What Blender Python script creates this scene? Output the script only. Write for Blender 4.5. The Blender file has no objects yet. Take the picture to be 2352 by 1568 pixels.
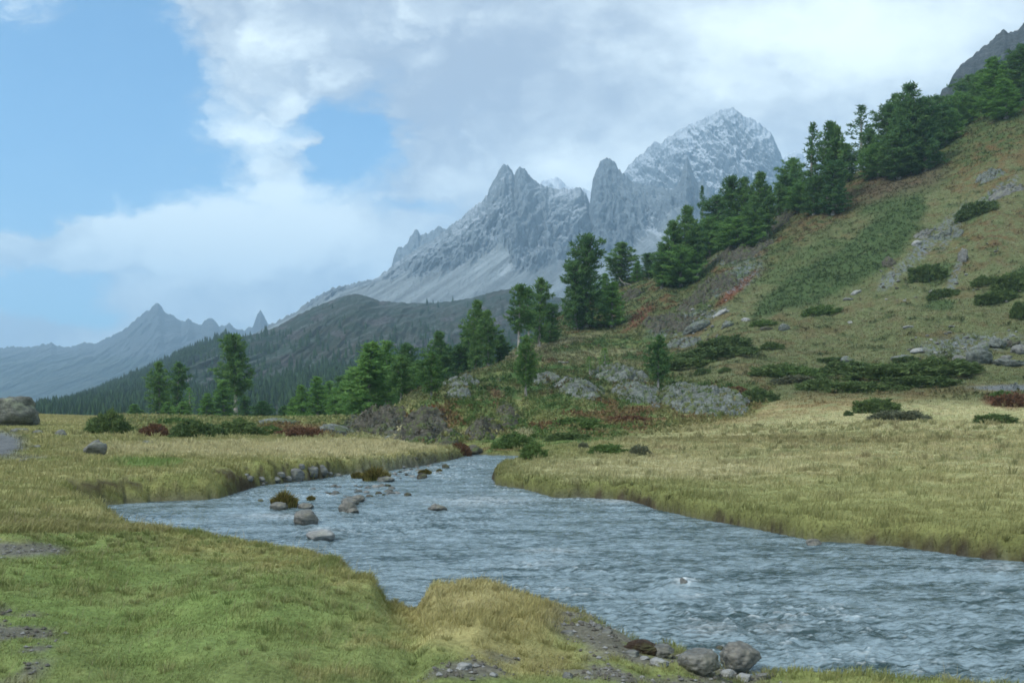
import bpy, bmesh, math, random
import numpy as np
from mathutils import Vector, Matrix

# ------------------------------------------------------------------ basics
sc = bpy.context.scene
COL = sc.collection
F, CU, HOR, CZ = 2286.0, 1175.5, 930.0, 2.3       # lens constant, centre column, eye level row, eye height over the water (m)
rng = np.random.default_rng(11)
random.seed(11)

def P(u, v, d):
    return np.array([(u - CU) * d / F, d, CZ + (HOR - v) * d / F])

def tag(o, label=None, cat=None, group=None, kind=None):
    if label: o['label'] = label
    if cat: o['category'] = cat
    if group: o['group'] = group
    if kind: o['kind'] = kind
    return o

def smooth(a, b, x):
    t = np.clip((x - a) / (b - a), 0, 1)
    return t * t * (3 - 2 * t)

# ------------------------------------------------------------------ noise (numpy gradient noise)
_perm = np.random.default_rng(5).permutation(256).astype(np.int32)
_perm = np.concatenate([_perm, _perm, _perm])
_g3 = np.random.default_rng(6).normal(size=(256, 3)); _g3 /= np.linalg.norm(_g3, axis=1, keepdims=True)

def perlin(x, y, z=None):
    x = np.asarray(x, float); y = np.asarray(y, float)
    z = np.zeros_like(x) if z is None else np.asarray(z, float) + np.zeros_like(x)
    xi = np.floor(x).astype(int); yi = np.floor(y).astype(int); zi = np.floor(z).astype(int)
    fx, fy, fz = x - xi, y - yi, z - zi
    u = fx**3*(fx*(fx*6-15)+10); v = fy**3*(fy*(fy*6-15)+10); w = fz**3*(fz*(fz*6-15)+10)
    xi &= 255; yi &= 255; zi &= 255
    def g(i, j, k):
        h = _perm[_perm[_perm[xi + i] + yi + j] + zi + k]
        gr = _g3[h]
        return gr[..., 0]*(fx-i) + gr[..., 1]*(fy-j) + gr[..., 2]*(fz-k)
    def lp(a, b, t): return a + (b - a) * t
    return 1.6 * lp(lp(lp(g(0,0,0), g(1,0,0), u), lp(g(0,1,0), g(1,1,0), u), v),
              lp(lp(g(0,0,1), g(1,0,1), u), lp(g(0,1,1), g(1,1,1), u), v), w)

def fbm(x, y, z=0.0, oct=4, lac=2.03, gain=.5):
    s = 0; a = 1; n = 0
    x = np.asarray(x, float); y = np.asarray(y, float); z = np.asarray(z, float) + np.zeros_like(x)
    for i in range(oct):
        s = s + a * perlin(x + 17.3*i, y - 9.1*i, z + 3.7*i); n += a
        x, y, z = x*lac, y*lac, z*lac; a *= gain
    return s / n

def ridged(x, y, z=0.0, oct=5, lac=2.07, gain=.55):
    s = 0; a = 1; n = 0
    x = np.asarray(x, float); y = np.asarray(y, float); z = np.asarray(z, float) + np.zeros_like(x)
    for i in range(oct):
        s = s + a * (1 - np.abs(perlin(x + 7.7*i, y + 3.1*i, z + 1.9*i)) * 1.6); n += a
        x, y, z = x*lac, y*lac, z*lac; a *= gain
    return s / n

# ------------------------------------------------------------------ materials
class NT:
    def __init__(s, nt): s.nt = nt; nt.nodes.clear()
    def n(s, t, **kw):
        o = s.nt.nodes.new(t)
        for k, v in kw.items(): setattr(o, k, v)
        return o
    def put(s, sock, val):
        if isinstance(val, bpy.types.NodeSocket): s.nt.links.new(val, sock)
        else: sock.default_value = val
    def math(s, op, a, b=None, clamp=False):
        o = s.n('ShaderNodeMath', operation=op, use_clamp=clamp); s.put(o.inputs[0], a)
        if b is not None: s.put(o.inputs[1], b)
        return o.outputs[0]
    def vm(s, op, a, b=None):
        o = s.n('ShaderNodeVectorMath', operation=op); s.put(o.inputs[0], a)
        if b is not None: s.put(o.inputs[1], b)
        return o.outputs[0]
    def noise(s, vec, scale, detail=4, rough=.55, dist=0, out='Fac'):
        o = s.n('ShaderNodeTexNoise'); s.put(o.inputs['Vector'], vec)
        o.inputs['Scale'].default_value = scale; o.inputs['Detail'].default_value = detail
        o.inputs['Roughness'].default_value = rough; o.inputs['Distortion'].default_value = dist
        return o.outputs[out]
    def ramp(s, fac, lo, hi, a=0.0, b=1.0):
        o = s.n('ShaderNodeMapRange', interpolation_type='SMOOTHSTEP'); s.put(o.inputs[0], fac)
        for i, x in enumerate((lo, hi, a, b)): o.inputs[i+1].default_value = x
        return o.outputs[0]
    def mix(s, fac, a, b, blend='MIX'):
        o = s.n('ShaderNodeMix', data_type='RGBA', blend_type=blend); s.put(o.inputs[0], fac)
        for sock, v in ((o.inputs[6], a), (o.inputs[7], b)):
            s.put(sock, v if isinstance(v, bpy.types.NodeSocket) else (*v, 1.0))
        return o.outputs[2]
    def attr(s, name): return s.n('ShaderNodeAttribute', attribute_name=name)
    def mapping(s, vec, scale):
        o = s.n('ShaderNodeMapping'); s.put(o.inputs['Vector'], vec); o.inputs['Scale'].default_value = scale
        return o.outputs[0]
    def out(s, surf=None, vol=None):
        o = s.n('ShaderNodeOutputMaterial')
        if surf: s.nt.links.new(surf, o.inputs['Surface'])
        if vol: s.nt.links.new(vol, o.inputs['Volume'])
    def bsdf(s, color, rough=.9, spec=.15, normal=None, **kw):
        o = s.n('ShaderNodeBsdfPrincipled')
        s.put(o.inputs['Base Color'], color if isinstance(color, bpy.types.NodeSocket) else (*color, 1))
        s.put(o.inputs['Roughness'], rough); s.put(o.inputs['Specular IOR Level'], spec)
        if normal: s.nt.links.new(normal, o.inputs['Normal'])
        for k, v in kw.items(): s.put(o.inputs[k], v)
        return o.outputs[0]
    def bump(s, h, strength=.5, dist=.05):
        o = s.n('ShaderNodeBump'); s.put(o.inputs['Height'], h)
        o.inputs['Strength'].default_value = strength; o.inputs['Distance'].default_value = dist
        return o.outputs[0]

def material(name):
    m = bpy.data.materials.new(name); m.use_nodes = True
    return m, NT(m.node_tree)

def mat_ground():
    m, t = material('ground')
    pos = t.n('ShaderNodeNewGeometry').outputs['Position']
    c = t.attr('tint').outputs['Color']
    n1 = t.noise(pos, 2.2, 6, .65); n2 = t.noise(pos, 23, 5, .7)
    k = t.math('ADD', t.ramp(n1, .25, .75, .68, 1.2), t.ramp(n2, .25, .75, -.28, .28))
    cc = t.mix(1.0, c, t.n('ShaderNodeCombineColor').outputs[0], 'MULTIPLY')
    comb = t.nt.nodes[-2] if False else [n for n in t.nt.nodes if n.bl_idname == 'ShaderNodeCombineColor'][0]
    for i in range(3): t.nt.links.new(k, comb.inputs[i])
    h = t.math('ADD', t.math('MULTIPLY', n1, .6), t.math('MULTIPLY', n2, .4))
    t.out(t.bsdf(cc, .95, .08, t.bump(h, .7, .12)))
    return m

def mat_blades(name, rough=.75, trans=.25):
    m, t = material(name)
    c = t.attr('tint').outputs['Color']
    b = t.bsdf(c, rough, .12)
    tr = t.n('ShaderNodeBsdfTranslucent'); t.nt.links.new(c, tr.inputs['Color'])
    mx = t.n('ShaderNodeMixShader'); mx.inputs[0].default_value = trans
    t.nt.links.new(b, mx.inputs[1]); t.nt.links.new(tr.outputs[0], mx.inputs[2])
    t.out(mx.outputs[0]); return m

def mat_leaf(name, c1, c2, trans=.2, scale=.9):
    m, t = material(name)
    tc = t.n('ShaderNodeTexCoord').outputs['Object']
    rnd = t.n('ShaderNodeObjectInfo').outputs['Random']
    n = t.noise(tc, scale, 3, .6)
    f = t.math('ADD', t.ramp(n, .3, .7, 0, .75), t.math('MULTIPLY', rnd, .35), True)
    c = t.mix(f, c1, c2)
    b = t.bsdf(c, .7, .15)
    tr = t.n('ShaderNodeBsdfTranslucent'); t.nt.links.new(c, tr.inputs['Color'])
    mx = t.n('ShaderNodeMixShader'); mx.inputs[0].default_value = trans
    t.nt.links.new(b, mx.inputs[1]); t.nt.links.new(tr.outputs[0], mx.inputs[2])
    t.out(mx.outputs[0]); return m

def mat_rock(name, c1, c2, lichen=(.20,.22,.15), amt=.5, scale=1.0, spec=.2, rough=.85):
    m, t = material(name)
    tc = t.n('ShaderNodeTexCoord').outputs['Object']
    nz = t.n('ShaderNodeSeparateXYZ'); t.nt.links.new(t.n('ShaderNodeNewGeometry').outputs['Normal'], nz.inputs[0])
    n1 = t.noise(tc, 1.3*scale, 6, .65); n2 = t.noise(tc, 7*scale, 6, .7)
    st = t.noise(t.mapping(tc, (1.2, 1.2, 7)), 1.6*scale, 5, .6, .5)
    c = t.mix(t.ramp(n2, .3, .7), c1, c2)
    c = t.mix(t.ramp(st, .42, .58, .55, 0), c, tuple(.45*x for x in c1))
    f = t.math('MULTIPLY', t.ramp(n1, .48, .62), t.ramp(nz.outputs[2], .1, .7, .15, amt))
    c = t.mix(f, c, lichen)
    h = t.math('ADD', t.math('MULTIPLY', st, .6), t.math('MULTIPLY', n2, .5))
    t.out(t.bsdf(c, rough, spec, t.bump(h, .8, .08/scale)))
    return m

def mat_bark():
    m, t = material('bark')
    tc = t.n('ShaderNodeTexCoord').outputs['Object']
    n = t.noise(t.mapping(tc, (9, 9, 1.5)), 1.5, 5, .6)
    t.out(t.bsdf(t.mix(t.ramp(n, .3, .7), (.16,.145,.13), (.40,.375,.35)), .9, .1, t.bump(n, .6, .03)))
    return m

def mat_mountain(name, rock1, rock2, scree, snowc=(.58,.65,.72), forest=(.02,.035,.02), scale=.01, soil=(.06,.05,.035)):
    m, t = material(name)
    g = t.n('ShaderNodeNewGeometry'); pos = g.outputs['Position']
    nz = t.n('ShaderNodeSeparateXYZ'); t.nt.links.new(g.outputs['Normal'], nz.inputs[0])
    w = t.attr('cover').outputs['Color']
    ps = t.n('ShaderNodeSeparateXYZ'); t.nt.links.new(pos, ps.inputs[0])
    cs = t.n('ShaderNodeCombineXYZ'); t.nt.links.new(t.math('SUBTRACT', ps.outputs[0], t.math('MULTIPLY', ps.outputs[2], 1.1)), cs.inputs[0]); t.nt.links.new(t.math('MULTIPLY', ps.outputs[2], .12), cs.inputs[2])
    streak = t.noise(cs.outputs[0], scale*4, 6, .65)
    sep = t.n('ShaderNodeSeparateColor'); t.nt.links.new(w, sep.inputs[0])
    n1 = t.noise(pos, scale, 8, .68); n2 = t.noise(pos, scale*6, 8, .72)
    n3 = t.noise(t.mapping(pos, (1, 1, .35)), scale*14, 6, .62)
    c = t.mix(t.ramp(n2, .3, .7), rock1, rock2)
    c = t.mix(t.ramp(n3, .36, .5, .5, 0), c, tuple(x*.35 for x in rock1))
    sm = t.ramp(t.math('ADD', sep.outputs[1], t.math('MULTIPLY', t.math('SUBTRACT', n2, .5), .9)), .38, .62)
    sc2 = t.mix(t.ramp(t.math('ADD', t.math('MULTIPLY', streak, .75), t.math('MULTIPLY', n2, .25)), .36, .64), tuple(x*.58 for x in scree), tuple(x*1.12 for x in scree))
    c = t.mix(sm, c, sc2)
    fm = t.ramp(t.math('ADD', sep.outputs[2], t.math('MULTIPLY', t.math('SUBTRACT', n2, .5), 1.1)), .4, .6)
    c = t.mix(fm, c, t.mix(t.ramp(n1, .35, .65), forest, soil))
    s = t.math('ADD', sep.outputs[0], t.math('ADD', t.math('MULTIPLY', t.math('SUBTRACT', n3, .5), .7), t.math('MULTIPLY', t.math('SUBTRACT', streak, .5), .8)))
    s = t.math('ADD', s, t.math('MULTIPLY', t.math('SUBTRACT', nz.outputs[2], .55), .9))
    c = t.mix(t.ramp(s, .28, 1.35, 0, .85), c, snowc)
    t.out(t.bsdf(c, .95, .05, t.bump(t.math('ADD', n2, n3), .7, .07/scale)))
    return m

# ------------------------------------------------------------------ mesh helpers
def mesh_obj(name, verts, faces, mat, smooth_shade=True, colors=None, parent=None, attr='tint'):
    """faces: ndarray (n,3) or (n,4), or list of such"""
    me = bpy.data.meshes.new(name)
    fs = faces if isinstance(faces, list) else [faces]
    fs = [np.asarray(f, np.int32) for f in fs if len(f)]
    verts = np.asarray(verts, np.float32)
    me.vertices.add(len(verts)); me.vertices.foreach_set('co', verts.ravel())
    nl = sum(f.size for f in fs); npoly = sum(len(f) for f in fs)
    me.loops.add(nl); me.loops.foreach_set('vertex_index', np.concatenate([f.ravel() for f in fs]))
    me.polygons.add(npoly)
    tot = np.concatenate([np.full(len(f), f.shape[1], np.int32) for f in fs])
    st = np.concatenate([[0], np.cumsum(tot)[:-1]]).astype(np.int32)
    me.polygons.foreach_set('loop_start', st)
    me.polygons.foreach_set('use_smooth', np.full(npoly, smooth_shade, bool))
    me.update(calc_edges=True); me.validate()
    if colors is not None:
        a = me.color_attributes.new(attr, 'FLOAT_COLOR', 'POINT')
        c = np.ones((len(verts), 4), np.float32); c[:, :3] = colors
        a.data.foreach_set('color', c.ravel())
    if mat: me.materials.append(mat)
    o = bpy.data.objects.new(name, me); COL.objects.link(o)
    if parent: o.parent = parent
    return o

def grid_faces(nr, nc, wrap=False):
    i = np.arange(nr - 1)[:, None]; j = np.arange(nc if wrap else nc - 1)[None, :]
    j2 = (j + 1) % nc
    a = i*nc + j; b = i*nc + j2; c = (i+1)*nc + j2; d = (i+1)*nc + j
    return np.stack([a+0*j, b+0*i, c+0*i, d+0*j], -1).reshape(-1, 4)

def in_poly(px, py, poly):
    poly = np.asarray(poly, float); r = np.zeros(px.shape, bool); n = len(poly)
    for i in range(n):
        x1, y1 = poly[i]; x2, y2 = poly[(i+1) % n]
        c = ((y1 > py) != (y2 > py))
        with np.errstate(divide='ignore', invalid='ignore'):
            xx = (x2-x1)*(py-y1)/((y2-y1) if y2 != y1 else 1e-9) + x1
        r ^= c & (px < xx)
    return r

def sdist(px, py, poly):
    """signed distance to polygon, negative inside"""
    poly = np.asarray(poly, float); d = np.full(px.shape, 1e9); n = len(poly)
    for i in range(n):
        a = poly[i]; b = poly[(i+1) % n]; e = b - a
        t = np.clip(((px-a[0])*e[0] + (py-a[1])*e[1]) / (e @ e + 1e-12), 0, 1)
        d = np.minimum(d, (px-a[0]-t*e[0])**2 + (py-a[1]-t*e[1])**2)
    d = np.sqrt(d)
    return np.where(in_poly(px, py, poly), -d, d)

# ------------------------------------------------------------------ river outline (metres, from bank points)
left_shore = [(1085,1043,0),(1035,1056,0),(960,1071,0),(880,1082,0),(790,1090,0),(720,1101,0),(650,1108,0),(600,1115,0),(545,1130,0),
              (505,1144,0),(440,1149,0),(350,1151,0),(270,1158,0),(200,1164,0),(190,1174,0),(225,1190,0),(248,1212,0),(256,1226,0)]
near_bank = [(330,1230,.3),(400,1218,.45),(480,1217,.5),(560,1223,.5),(640,1236,.5),(700,1245,.5),(760,1259,.5),(810,1281,.5),(845,1318,.5),
             (862,1352,.35),(872,1385,.12),(905,1392,.12),(960,1376,.25),(1005,1362,.4),(1040,1350,.5),(1080,1345,.55),(1150,1346,.55),(1163,1362,.45),(1178,1384,.35),
             (1260,1382,.4),(1330,1391,.4),(1400,1405,.4),(1440,1425,.4),(1470,1450,.4),(1490,1482,.3),(1505,1508,.05),(1600,1545,0),(1700,1568,0),
             (1790,1577,0),(1830,1552,.15),(1950,1536,.25),(2100,1531,.3),(2230,1545,.3),(2290,1572,.2),(2351,1600,.1),(2600,1640,0),(3000,1700,0)]
right_bank = [(3000,1335,0),(2600,1312,0),(2351,1291,0),(2220,1277,0),(2080,1257,0),(1960,1247,0),(1870,1241,0),(1750,1217,0),(1600,1191,0),
              (1500,1167,0),(1440,1148,0),(1330,1142,0),(1270,1142,0),(1200,1123,0),(1140,1113,0),(1127,1099,0),(1135,1083,0),(1165,1071,0),
              (1200,1059,0),(1215,1051,0),(1190,1047,0)]
RIV = []
for (u, v, z) in left_shore + near_bank + right_bank:
    d = (CZ - z) * F / (v - HOR)
    if z > .2: d = (CZ - z)*F/(v + (10 if u < 900 else 4) - HOR)
    p = P(u, v, d)
    RIV.append((p[0], p[1] + (.22 if z > 0 else 0)))
# wiggle: subdivide and add small noise so the banks are not straight between points
def rough_line(poly, step=.5, amp=.12):
    out = []
    for i in range(len(poly)):
        a = np.array(poly[i]); b = np.array(poly[(i+1) % len(poly)]); L = np.linalg.norm(b-a)
        n = max(1, int(L/step)) if L < 12 else max(1, int(L/2))
        for k in range(n):
            p = a + (b-a)*k/n
            q = amp * min(1, p[1]/20)
            out.append((p[0] + q*float(fbm(p[0]*.9, p[1]*.9, 4.)), p[1] + q*float(fbm(p[0]*.9, p[1]*.9, 9.))))
    return np.array(out)
RIVER = rough_line(RIV)

# ------------------------------------------------------------------ ground heights: columns of (distance, row) or (distance, height)
def vz(d, v): return CZ + (HOR - v) * d / F
cols = {
 -900: [(3,.7),(25,.7),(40,1.0),(71,1.3),(100,1.9),(130,1.9),(200,-2),(400,-30)],
 0:    [(3,.7),(12,.72),(25,.62),(40,.85),(71,.95),(100,1.45),(130,1.1),(200,-4),(400,-30)],
 300:  [(3,.7),(12,.55),(22,.6),(26,.66),(50,.75),(75,1.0),(90,1.25),(130,.6),(200,-3),(400,-30)],
 600:  [(3,.72),(9,.68),(13,.5),(25,.62),(50,.72),(80,1.0),(120,.6),(150,.35),(200,-3),(400,-25)],
 800:  [(3,.7),(10,.58),(13,.5),(35,.55),(52,.66),(58,.5),(64,.35),(70,.9),(78,1.1),(100,1.0),(150,0),(250,-6),(400,-25)],
 850:  [(3,.7),(10,.56),(12,.5),(35,.55),(51,.6),(56,.3),(62,.3),(68,1.1),(80,1.4),(100,1.3),(150,.5),(250,-6),(400,-25)],
 900:  [(3,.7),(8.4,.5),(9.6,.27),(12,.2),(38,.5),(50,.55),(55,.1),(60,.3),(66,1.3),(80,1.7),(100,1.6),(150,1),(250,-6),(400,-25)],
 945:  [(3,.7),(8.2,.48),(9.4,.27),(12,.2),(38,.5),(46,.5),(52,.1),(57,.3),(62,vz(62,970)),(70,vz(70,935)),(90,vz(90,900)),(120,2.6),(200,0),(400,-20)],
 1000: [(3,.7),(10,.6),(38,.5),(45,.45),(49,.05),(55,.4),(60,vz(60,962)),(75,vz(75,905)),(90,vz(90,880)),(120,3.3),(200,2),(400,-15)],
 1100: [(3,.7),(10,.62),(38,.4),(46,.1),(52,.45),(60,vz(60,968)),(70,vz(70,930)),(90,vz(90,872)),(110,vz(110,845)),(150,6.5),(220,8),(400,0)],
 1200: [(3,.7),(9.5,.5),(30,.3),(46,.2),(50,.45),(60,vz(60,985)),(70,vz(70,950)),(80,vz(80,905)),(95,vz(95,862)),(110,vz(110,828)),(125,vz(125,812)),(150,vz(150,806)),(190,vz(190,792)),(300,8)],
 1300: [(3,.7),(9,.42),(30,.4),(46,.5),(55,vz(55,990)),(62,vz(62,968)),(75,vz(75,915)),(92,vz(92,868)),(112,vz(112,828)),(128,vz(128,806)),(150,vz(150,762)),(170,vz(170,725)),(190,vz(190,715)),(300,20)],
 1400: [(3,.7),(9,.4),(31,.42),(45,.55),(55,.66),(65,vz(65,972)),(75,vz(75,930)),(90,vz(90,880)),(105,vz(105,850)),(120,vz(120,826)),(135,vz(135,795)),(160,vz(160,735)),(185,vz(185,680)),(210,vz(210,655)),(230,vz(230,655)),(300,26)],
 1550: [(3,.65),(8,.3),(28,.4),(40,.55),(55,.75),(66,vz(66,975)),(75,vz(75,945)),(88,vz(88,893)),(100,vz(100,862)),(110,vz(110,830)),(130,vz(130,785)),(150,vz(150,720)),(175,vz(175,650)),(200,vz(200,612)),(220,vz(220,605)),(300,32)],
 1700: [(3,.6),(8,.15),(24,.35),(40,.65),(60,1.0),(70,vz(70,955)),(80,vz(80,908)),(95,vz(95,852)),(110,vz(110,800)),(130,vz(130,725)),(150,vz(150,650)),(175,vz(175,575)),(200,vz(200,525)),(215,vz(215,515)),(300,45)],
 1900: [(3,.5),(8,.25),(19,.35),(35,.75),(60,1.2),(80,vz(80,898)),(95,vz(95,852)),(110,vz(110,780)),(130,vz(130,690)),(150,vz(150,600)),(175,vz(175,500)),(195,vz(195,435)),(210,vz(210,420)),(300,58)],
 2100: [(3,.5),(7.6,.3),(16,.35),(35,.8),(60,1.4),(80,vz(80,888)),(92,vz(92,835)),(105,vz(105,760)),(125,vz(125,660)),(150,vz(150,540)),(175,vz(175,430)),(195,vz(195,365)),(210,vz(210,345)),(300,68)],
 2351: [(3,.4),(7.4,.2),(14,.35),(22,.65),(40,.95),(60,1.5),(80,vz(80,880)),(90,vz(90,830)),(105,vz(105,730)),(125,vz(125,600)),(150,vz(150,450)),(175,vz(175,325)),(200,vz(200,225)),(215,vz(215,200)),(300,85)],
 3200: [(3,.3),(7,.1),(14,.4),(22,.8),(40,1.2),(55,2.2),(70,6),(90,17),(125,38),(150,54),(175,70),(200,82),(300,110)],
}
cu = np.array(sorted(cols)); 
dd = np.concatenate([np.linspace(0, 60, 241), np.linspace(60.5, 400, 680)])
Ztab = np.zeros((len(cu), len(dd)))
for k, u in enumerate(cu):
    a = np.array(cols[int(u)]); Ztab[k] = np.interp(dd, a[:, 0], a[:, 1])
ker = np.exp(-np.linspace(-2, 2, 9)**2); ker /= ker.sum()
far = dd > 20
for k in range(len(cu)):
    zp = np.pad(Ztab[k], 4, mode='edge'); Ztab[k] = np.where(far, np.convolve(zp, ker, 'valid'), Ztab[k])

def base_z(u, d):
    shp = np.broadcast(u, d).shape
    u = np.broadcast_to(np.clip(u, cu[0], cu[-1]), shp); dc = np.clip(d, 0, 399.9)
    dc = np.broadcast_to(dc, shp)
    k = np.clip(np.searchsorted(cu, u) - 1, 0, len(cu) - 2)
    t = (u - cu[k]) / (cu[k+1] - cu[k])
    # catmull-rom across columns for a rounded surface
    j = np.interp(dc, dd, np.arange(len(dd))); j0 = np.clip(j.astype(int), 0, len(dd)-2); fj = j - j0
    def val(kk):
        kk = np.clip(kk, 0, len(cu)-1)
        return Ztab[kk, j0]*(1-fj) + Ztab[kk, j0+1]*fj
    a, b = val(k), val(k+1)
    tt = t*t*(3-2*t)
    return a + (b-a)*(.45*t + .55*tt)

# polar grid: dense in front, coarse elsewhere
th_in = np.radians(np.arange(-33, 33.001, .075))
th_out = np.radians(np.concatenate([np.arange(-180, -33.5, 3.0), np.arange(35, 180, 3.0)]))
TH = np.sort(np.concatenate([th_in, th_out]))
RR = np.concatenate([[.02, .5, 1, 1.7, 2.4], np.geomspace(3, 46, 255), np.arange(46.5, 235, .55), np.geomspace(236, 420, 30), np.geomspace(440, 9000, 40)])
T2, R2 = np.meshgrid(TH, RR)
GX, GY = R2*np.sin(T2), R2*np.cos(T2)
D2 = np.where(np.abs(T2) < 1.0, R2*np.cos(T2), R2*.54)
U2 = np.where(np.abs(T2) < 1.2, CU + F*np.tan(np.clip(T2, -1.2, 1.2)), np.sign(T2)*9999)
GZ = base_z(U2, D2)
# behind the viewer everything settles to the meadow
back = smooth(1.75, 2.6, np.abs(T2)); GZ = GZ*(1-back) + np.minimum(GZ, .75)*back
# valley floor beyond the crests
fade = smooth(300, 700, R2); GZ = GZ*(1-fade) + (-45)*fade
# natural relief
hillw = smooth(1.2, 5, GZ)*smooth(50, 75, R2)*(1-smooth(300, 500, R2))
GZ += .07*fbm(GX*.45, GY*.45, 2., 4)*smooth(4, 9, R2)*(1-hillw)
GZ += (.11*fbm(GX*1.1, GY*1.1, 22., 3) + .03*np.abs(fbm(GX*3.2, GY*3.2, 23., 2)))*smooth(3, 6, R2)*(1-smooth(40, 60, R2))
GZ += hillw*(.75*fbm(GX*.10, GY*.10, 1., 3) + .55*(ridged(GX*.22+.3*GY*.2, GY*.3, 5., 4)-.6) + .14*fbm(GX*1.1, GY*1.1, 8., 3))
SD = np.full(GX.shape, 99.0)
m = (R2 < 62)
SD[m] = sdist(GX[m], GY[m], RIVER)
leftbank = smooth(700, 520, U2)*smooth(17.5, 20, D2)*(1-smooth(32, 40, D2))
bw = np.maximum(.15, .40 + .40*fbm(GX*.55, GY*.55, 12., 3) + .75*leftbank)
lq = np.clip(SD/bw, 0, 1); lip = np.sqrt(np.clip(1-(1-lq)**2, 0, 1))
hum = (.10*np.abs(fbm(GX*.9, GY*.9, 25., 3)) - .03 + .05*fbm(GX*2.1, GY*2.1, 26., 2))*np.exp(-np.clip(SD,0,9)/.9)*lip*np.clip(R2/18, .3, 1.2)
land = -.06 + (np.maximum(GZ, .12) + .06)*lip + hum*1.6
bed = -.12 - .4*smooth(0, 2, -SD)
near = R2 < 62
GZ = np.where(near & (SD < 0), bed, np.where(near & (SD < 2.2), land, GZ))

def ground_z(x, y):
    x = np.asarray(x, float); y = np.asarray(y, float)
    r = np.hypot(x, y); t = np.arctan2(x, y)
    i = np.clip(np.interp(r, RR, np.arange(len(RR))), 0, len(RR)-1.001); j = np.clip(np.interp(t, TH, np.arange(len(TH))), 0, len(TH)-1.001)
    i0 = i.astype(int); j0 = j.astype(int); a = i-i0; b = j-j0
    return (GZ[i0,j0]*(1-a)*(1-b) + GZ[i0+1,j0]*a*(1-b) + GZ[i0,j0+1]*(1-a)*b + GZ[i0+1,j0+1]*a*b)

def grid_sample(A, x, y):
    r = np.hypot(x, y); t = np.arctan2(x, y)
    i = np.rint(np.interp(r, RR, np.arange(len(RR)))).astype(int); j = np.rint(np.interp(t, TH, np.arange(len(TH)))).astype(int)
    return A[i, j]

_ds = np.concatenate([np.linspace(5, 46, 800), np.linspace(46.1, 240, 1600)])
def hit(u, v, dmin=0):
    """first point of the ground seen in direction (u, v)"""
    x = (u - CU)*_ds/F
    vv = HOR - (ground_z(x, _ds) - CZ)*F/_ds
    ok = np.where((vv <= v) & (_ds > dmin))[0]
    d = _ds[ok[0]] if len(ok) else 220.0
    return float(d)

def place(u, v, d=None):
    d = hit(u, v) if d is None else d
    x = (u - CU)*d/F
    return np.array([x, d, float(ground_z(x, d))]), d

# ------------------------------------------------------------------ ground colours (what grows where)
GREEN=(.10,.165,.042); OLIVE=(.19,.195,.07); STRAW=(.29,.255,.115); PALE=(.37,.325,.18); GOLD=(.30,.255,.105); RUSSET=(.15,.08,.04)
RED=(.17,.055,.035); HEATH=(.07,.115,.032); DKHEATH=(.026,.045,.016); ROCK=(.20,.215,.20); SOIL=(.035,.024,.017); DIRT=(.085,.066,.045)
GRAVEL=(.17,.17,.165); GREY=(.105,.11,.115)
VV = HOR - (GZ - CZ)*F/np.maximum(D2, .5)
wu = U2 + 16*fbm(GX*.5, GY*.5, 21., 3)*np.clip(60/np.maximum(D2, 6), .5, 3)
wv = VV + 5*fbm(GX*.5, GY*.5, 31., 3)*np.clip(40/np.maximum(D2, 6), .5, 3)
nA = fbm(GX*.6, GY*.6, 3., 4); nB = fbm(GX*.12, GY*.12, 6., 4); nC = fbm(GX*2.2, GY*2.2, 9., 3); nD = fbm(GX*.3, GY*.3, 15., 4)
C = np.zeros(GX.shape + (3,))
BARE = np.zeros(GX.shape)          # 1 = nothing grows
LEN = np.full(GX.shape, .10)       # grass length (m)
HTH = np.zeros(GX.shape)           # heath cover
def lay(w, c):
    global C
    w = np.clip(w, 0, 1)[..., None]; C = C*(1-w) + np.array(c)*w
def ell(cx, cy, rx, ry, rot=0, soft=.35):
    a = math.radians(rot); x = wu-cx; y = wv-cy
    x, y = x*math.cos(a)+y*math.sin(a), -x*math.sin(a)+y*math.cos(a)
    e = np.sqrt((x/rx)**2 + (y/ry)**2)
    return 1 - smooth(1-soft, 1+soft, e)
def pol(p, soft=8):
    return smooth(-soft, soft, -sdist(wu, wv, p)) * (np.abs(T2) < .62)
left = 1 - smooth(980, 1120, U2)
lay(np.ones(GX.shape), OLIVE)
lay(smooth(-.25, .35, nB + .5*nA), STRAW)
# foreground left bank
fg = (D2 < 17) * (np.where(U2 < 1800, 1., 1.)) * (SD > -1)
fg = fg * in_poly(U2, np.clip(VV, 0, 9000), [(-4000,1205),(250,1225),(900,1200),(900,1340),(1150,1300),(1500,1380),(1600,1480),(2500,1480),(5000,99999),(-9000,99999)])
lay(fg*.95, (.155,.185,.06)); 
lay(fg*smooth(-.15, .4, nA + .4*nC), (.21,.225,.075))
lay(fg*smooth(.0, .5, nC + .3*nA)*.8, (.27,.25,.10))
lay(fg*ell(330, 1400, 420, 190)*smooth(-.5,.3,nA+.3*nC)*.6, GREEN)
lay(fg*(ell(640,1262,320,52)*.6 + ell(820,1300,100,60)*.5 )*smooth(-.5,.3,nC), (.29,.25,.10))
lay(fg*ell(1110,1400,210,90)*smooth(-.8,.1,nC+.4)*.85, GOLD)
lay(fg*ell(1080,1360,110,40)*.6, (.34,.29,.135))
lay(fg*ell(1200,1510,130,40)*.75, GOLD)
bare1 = np.maximum.reduce([ell(1390,1450,130,50,18)*smooth(-.25,.1,nC+.2*nA), ell(1420,1530,150,40)*smooth(-.25,.2,nC), ell(1090,1530,110,34,-8)*smooth(-.1,.25,nC),
        ell(40,1262,110,17), ell(30,1480,100,90)*smooth(-.1,.3,nC), ell(1620,1560,160,26)*smooth(-.3,.1,nC)])*fg
lay(bare1*.9, (.125,.115,.095)); BARE = np.maximum(BARE, bare1)
LEN = np.where(fg > .5, .032 + .075*np.clip(nC, 0, 1), LEN)
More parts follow.
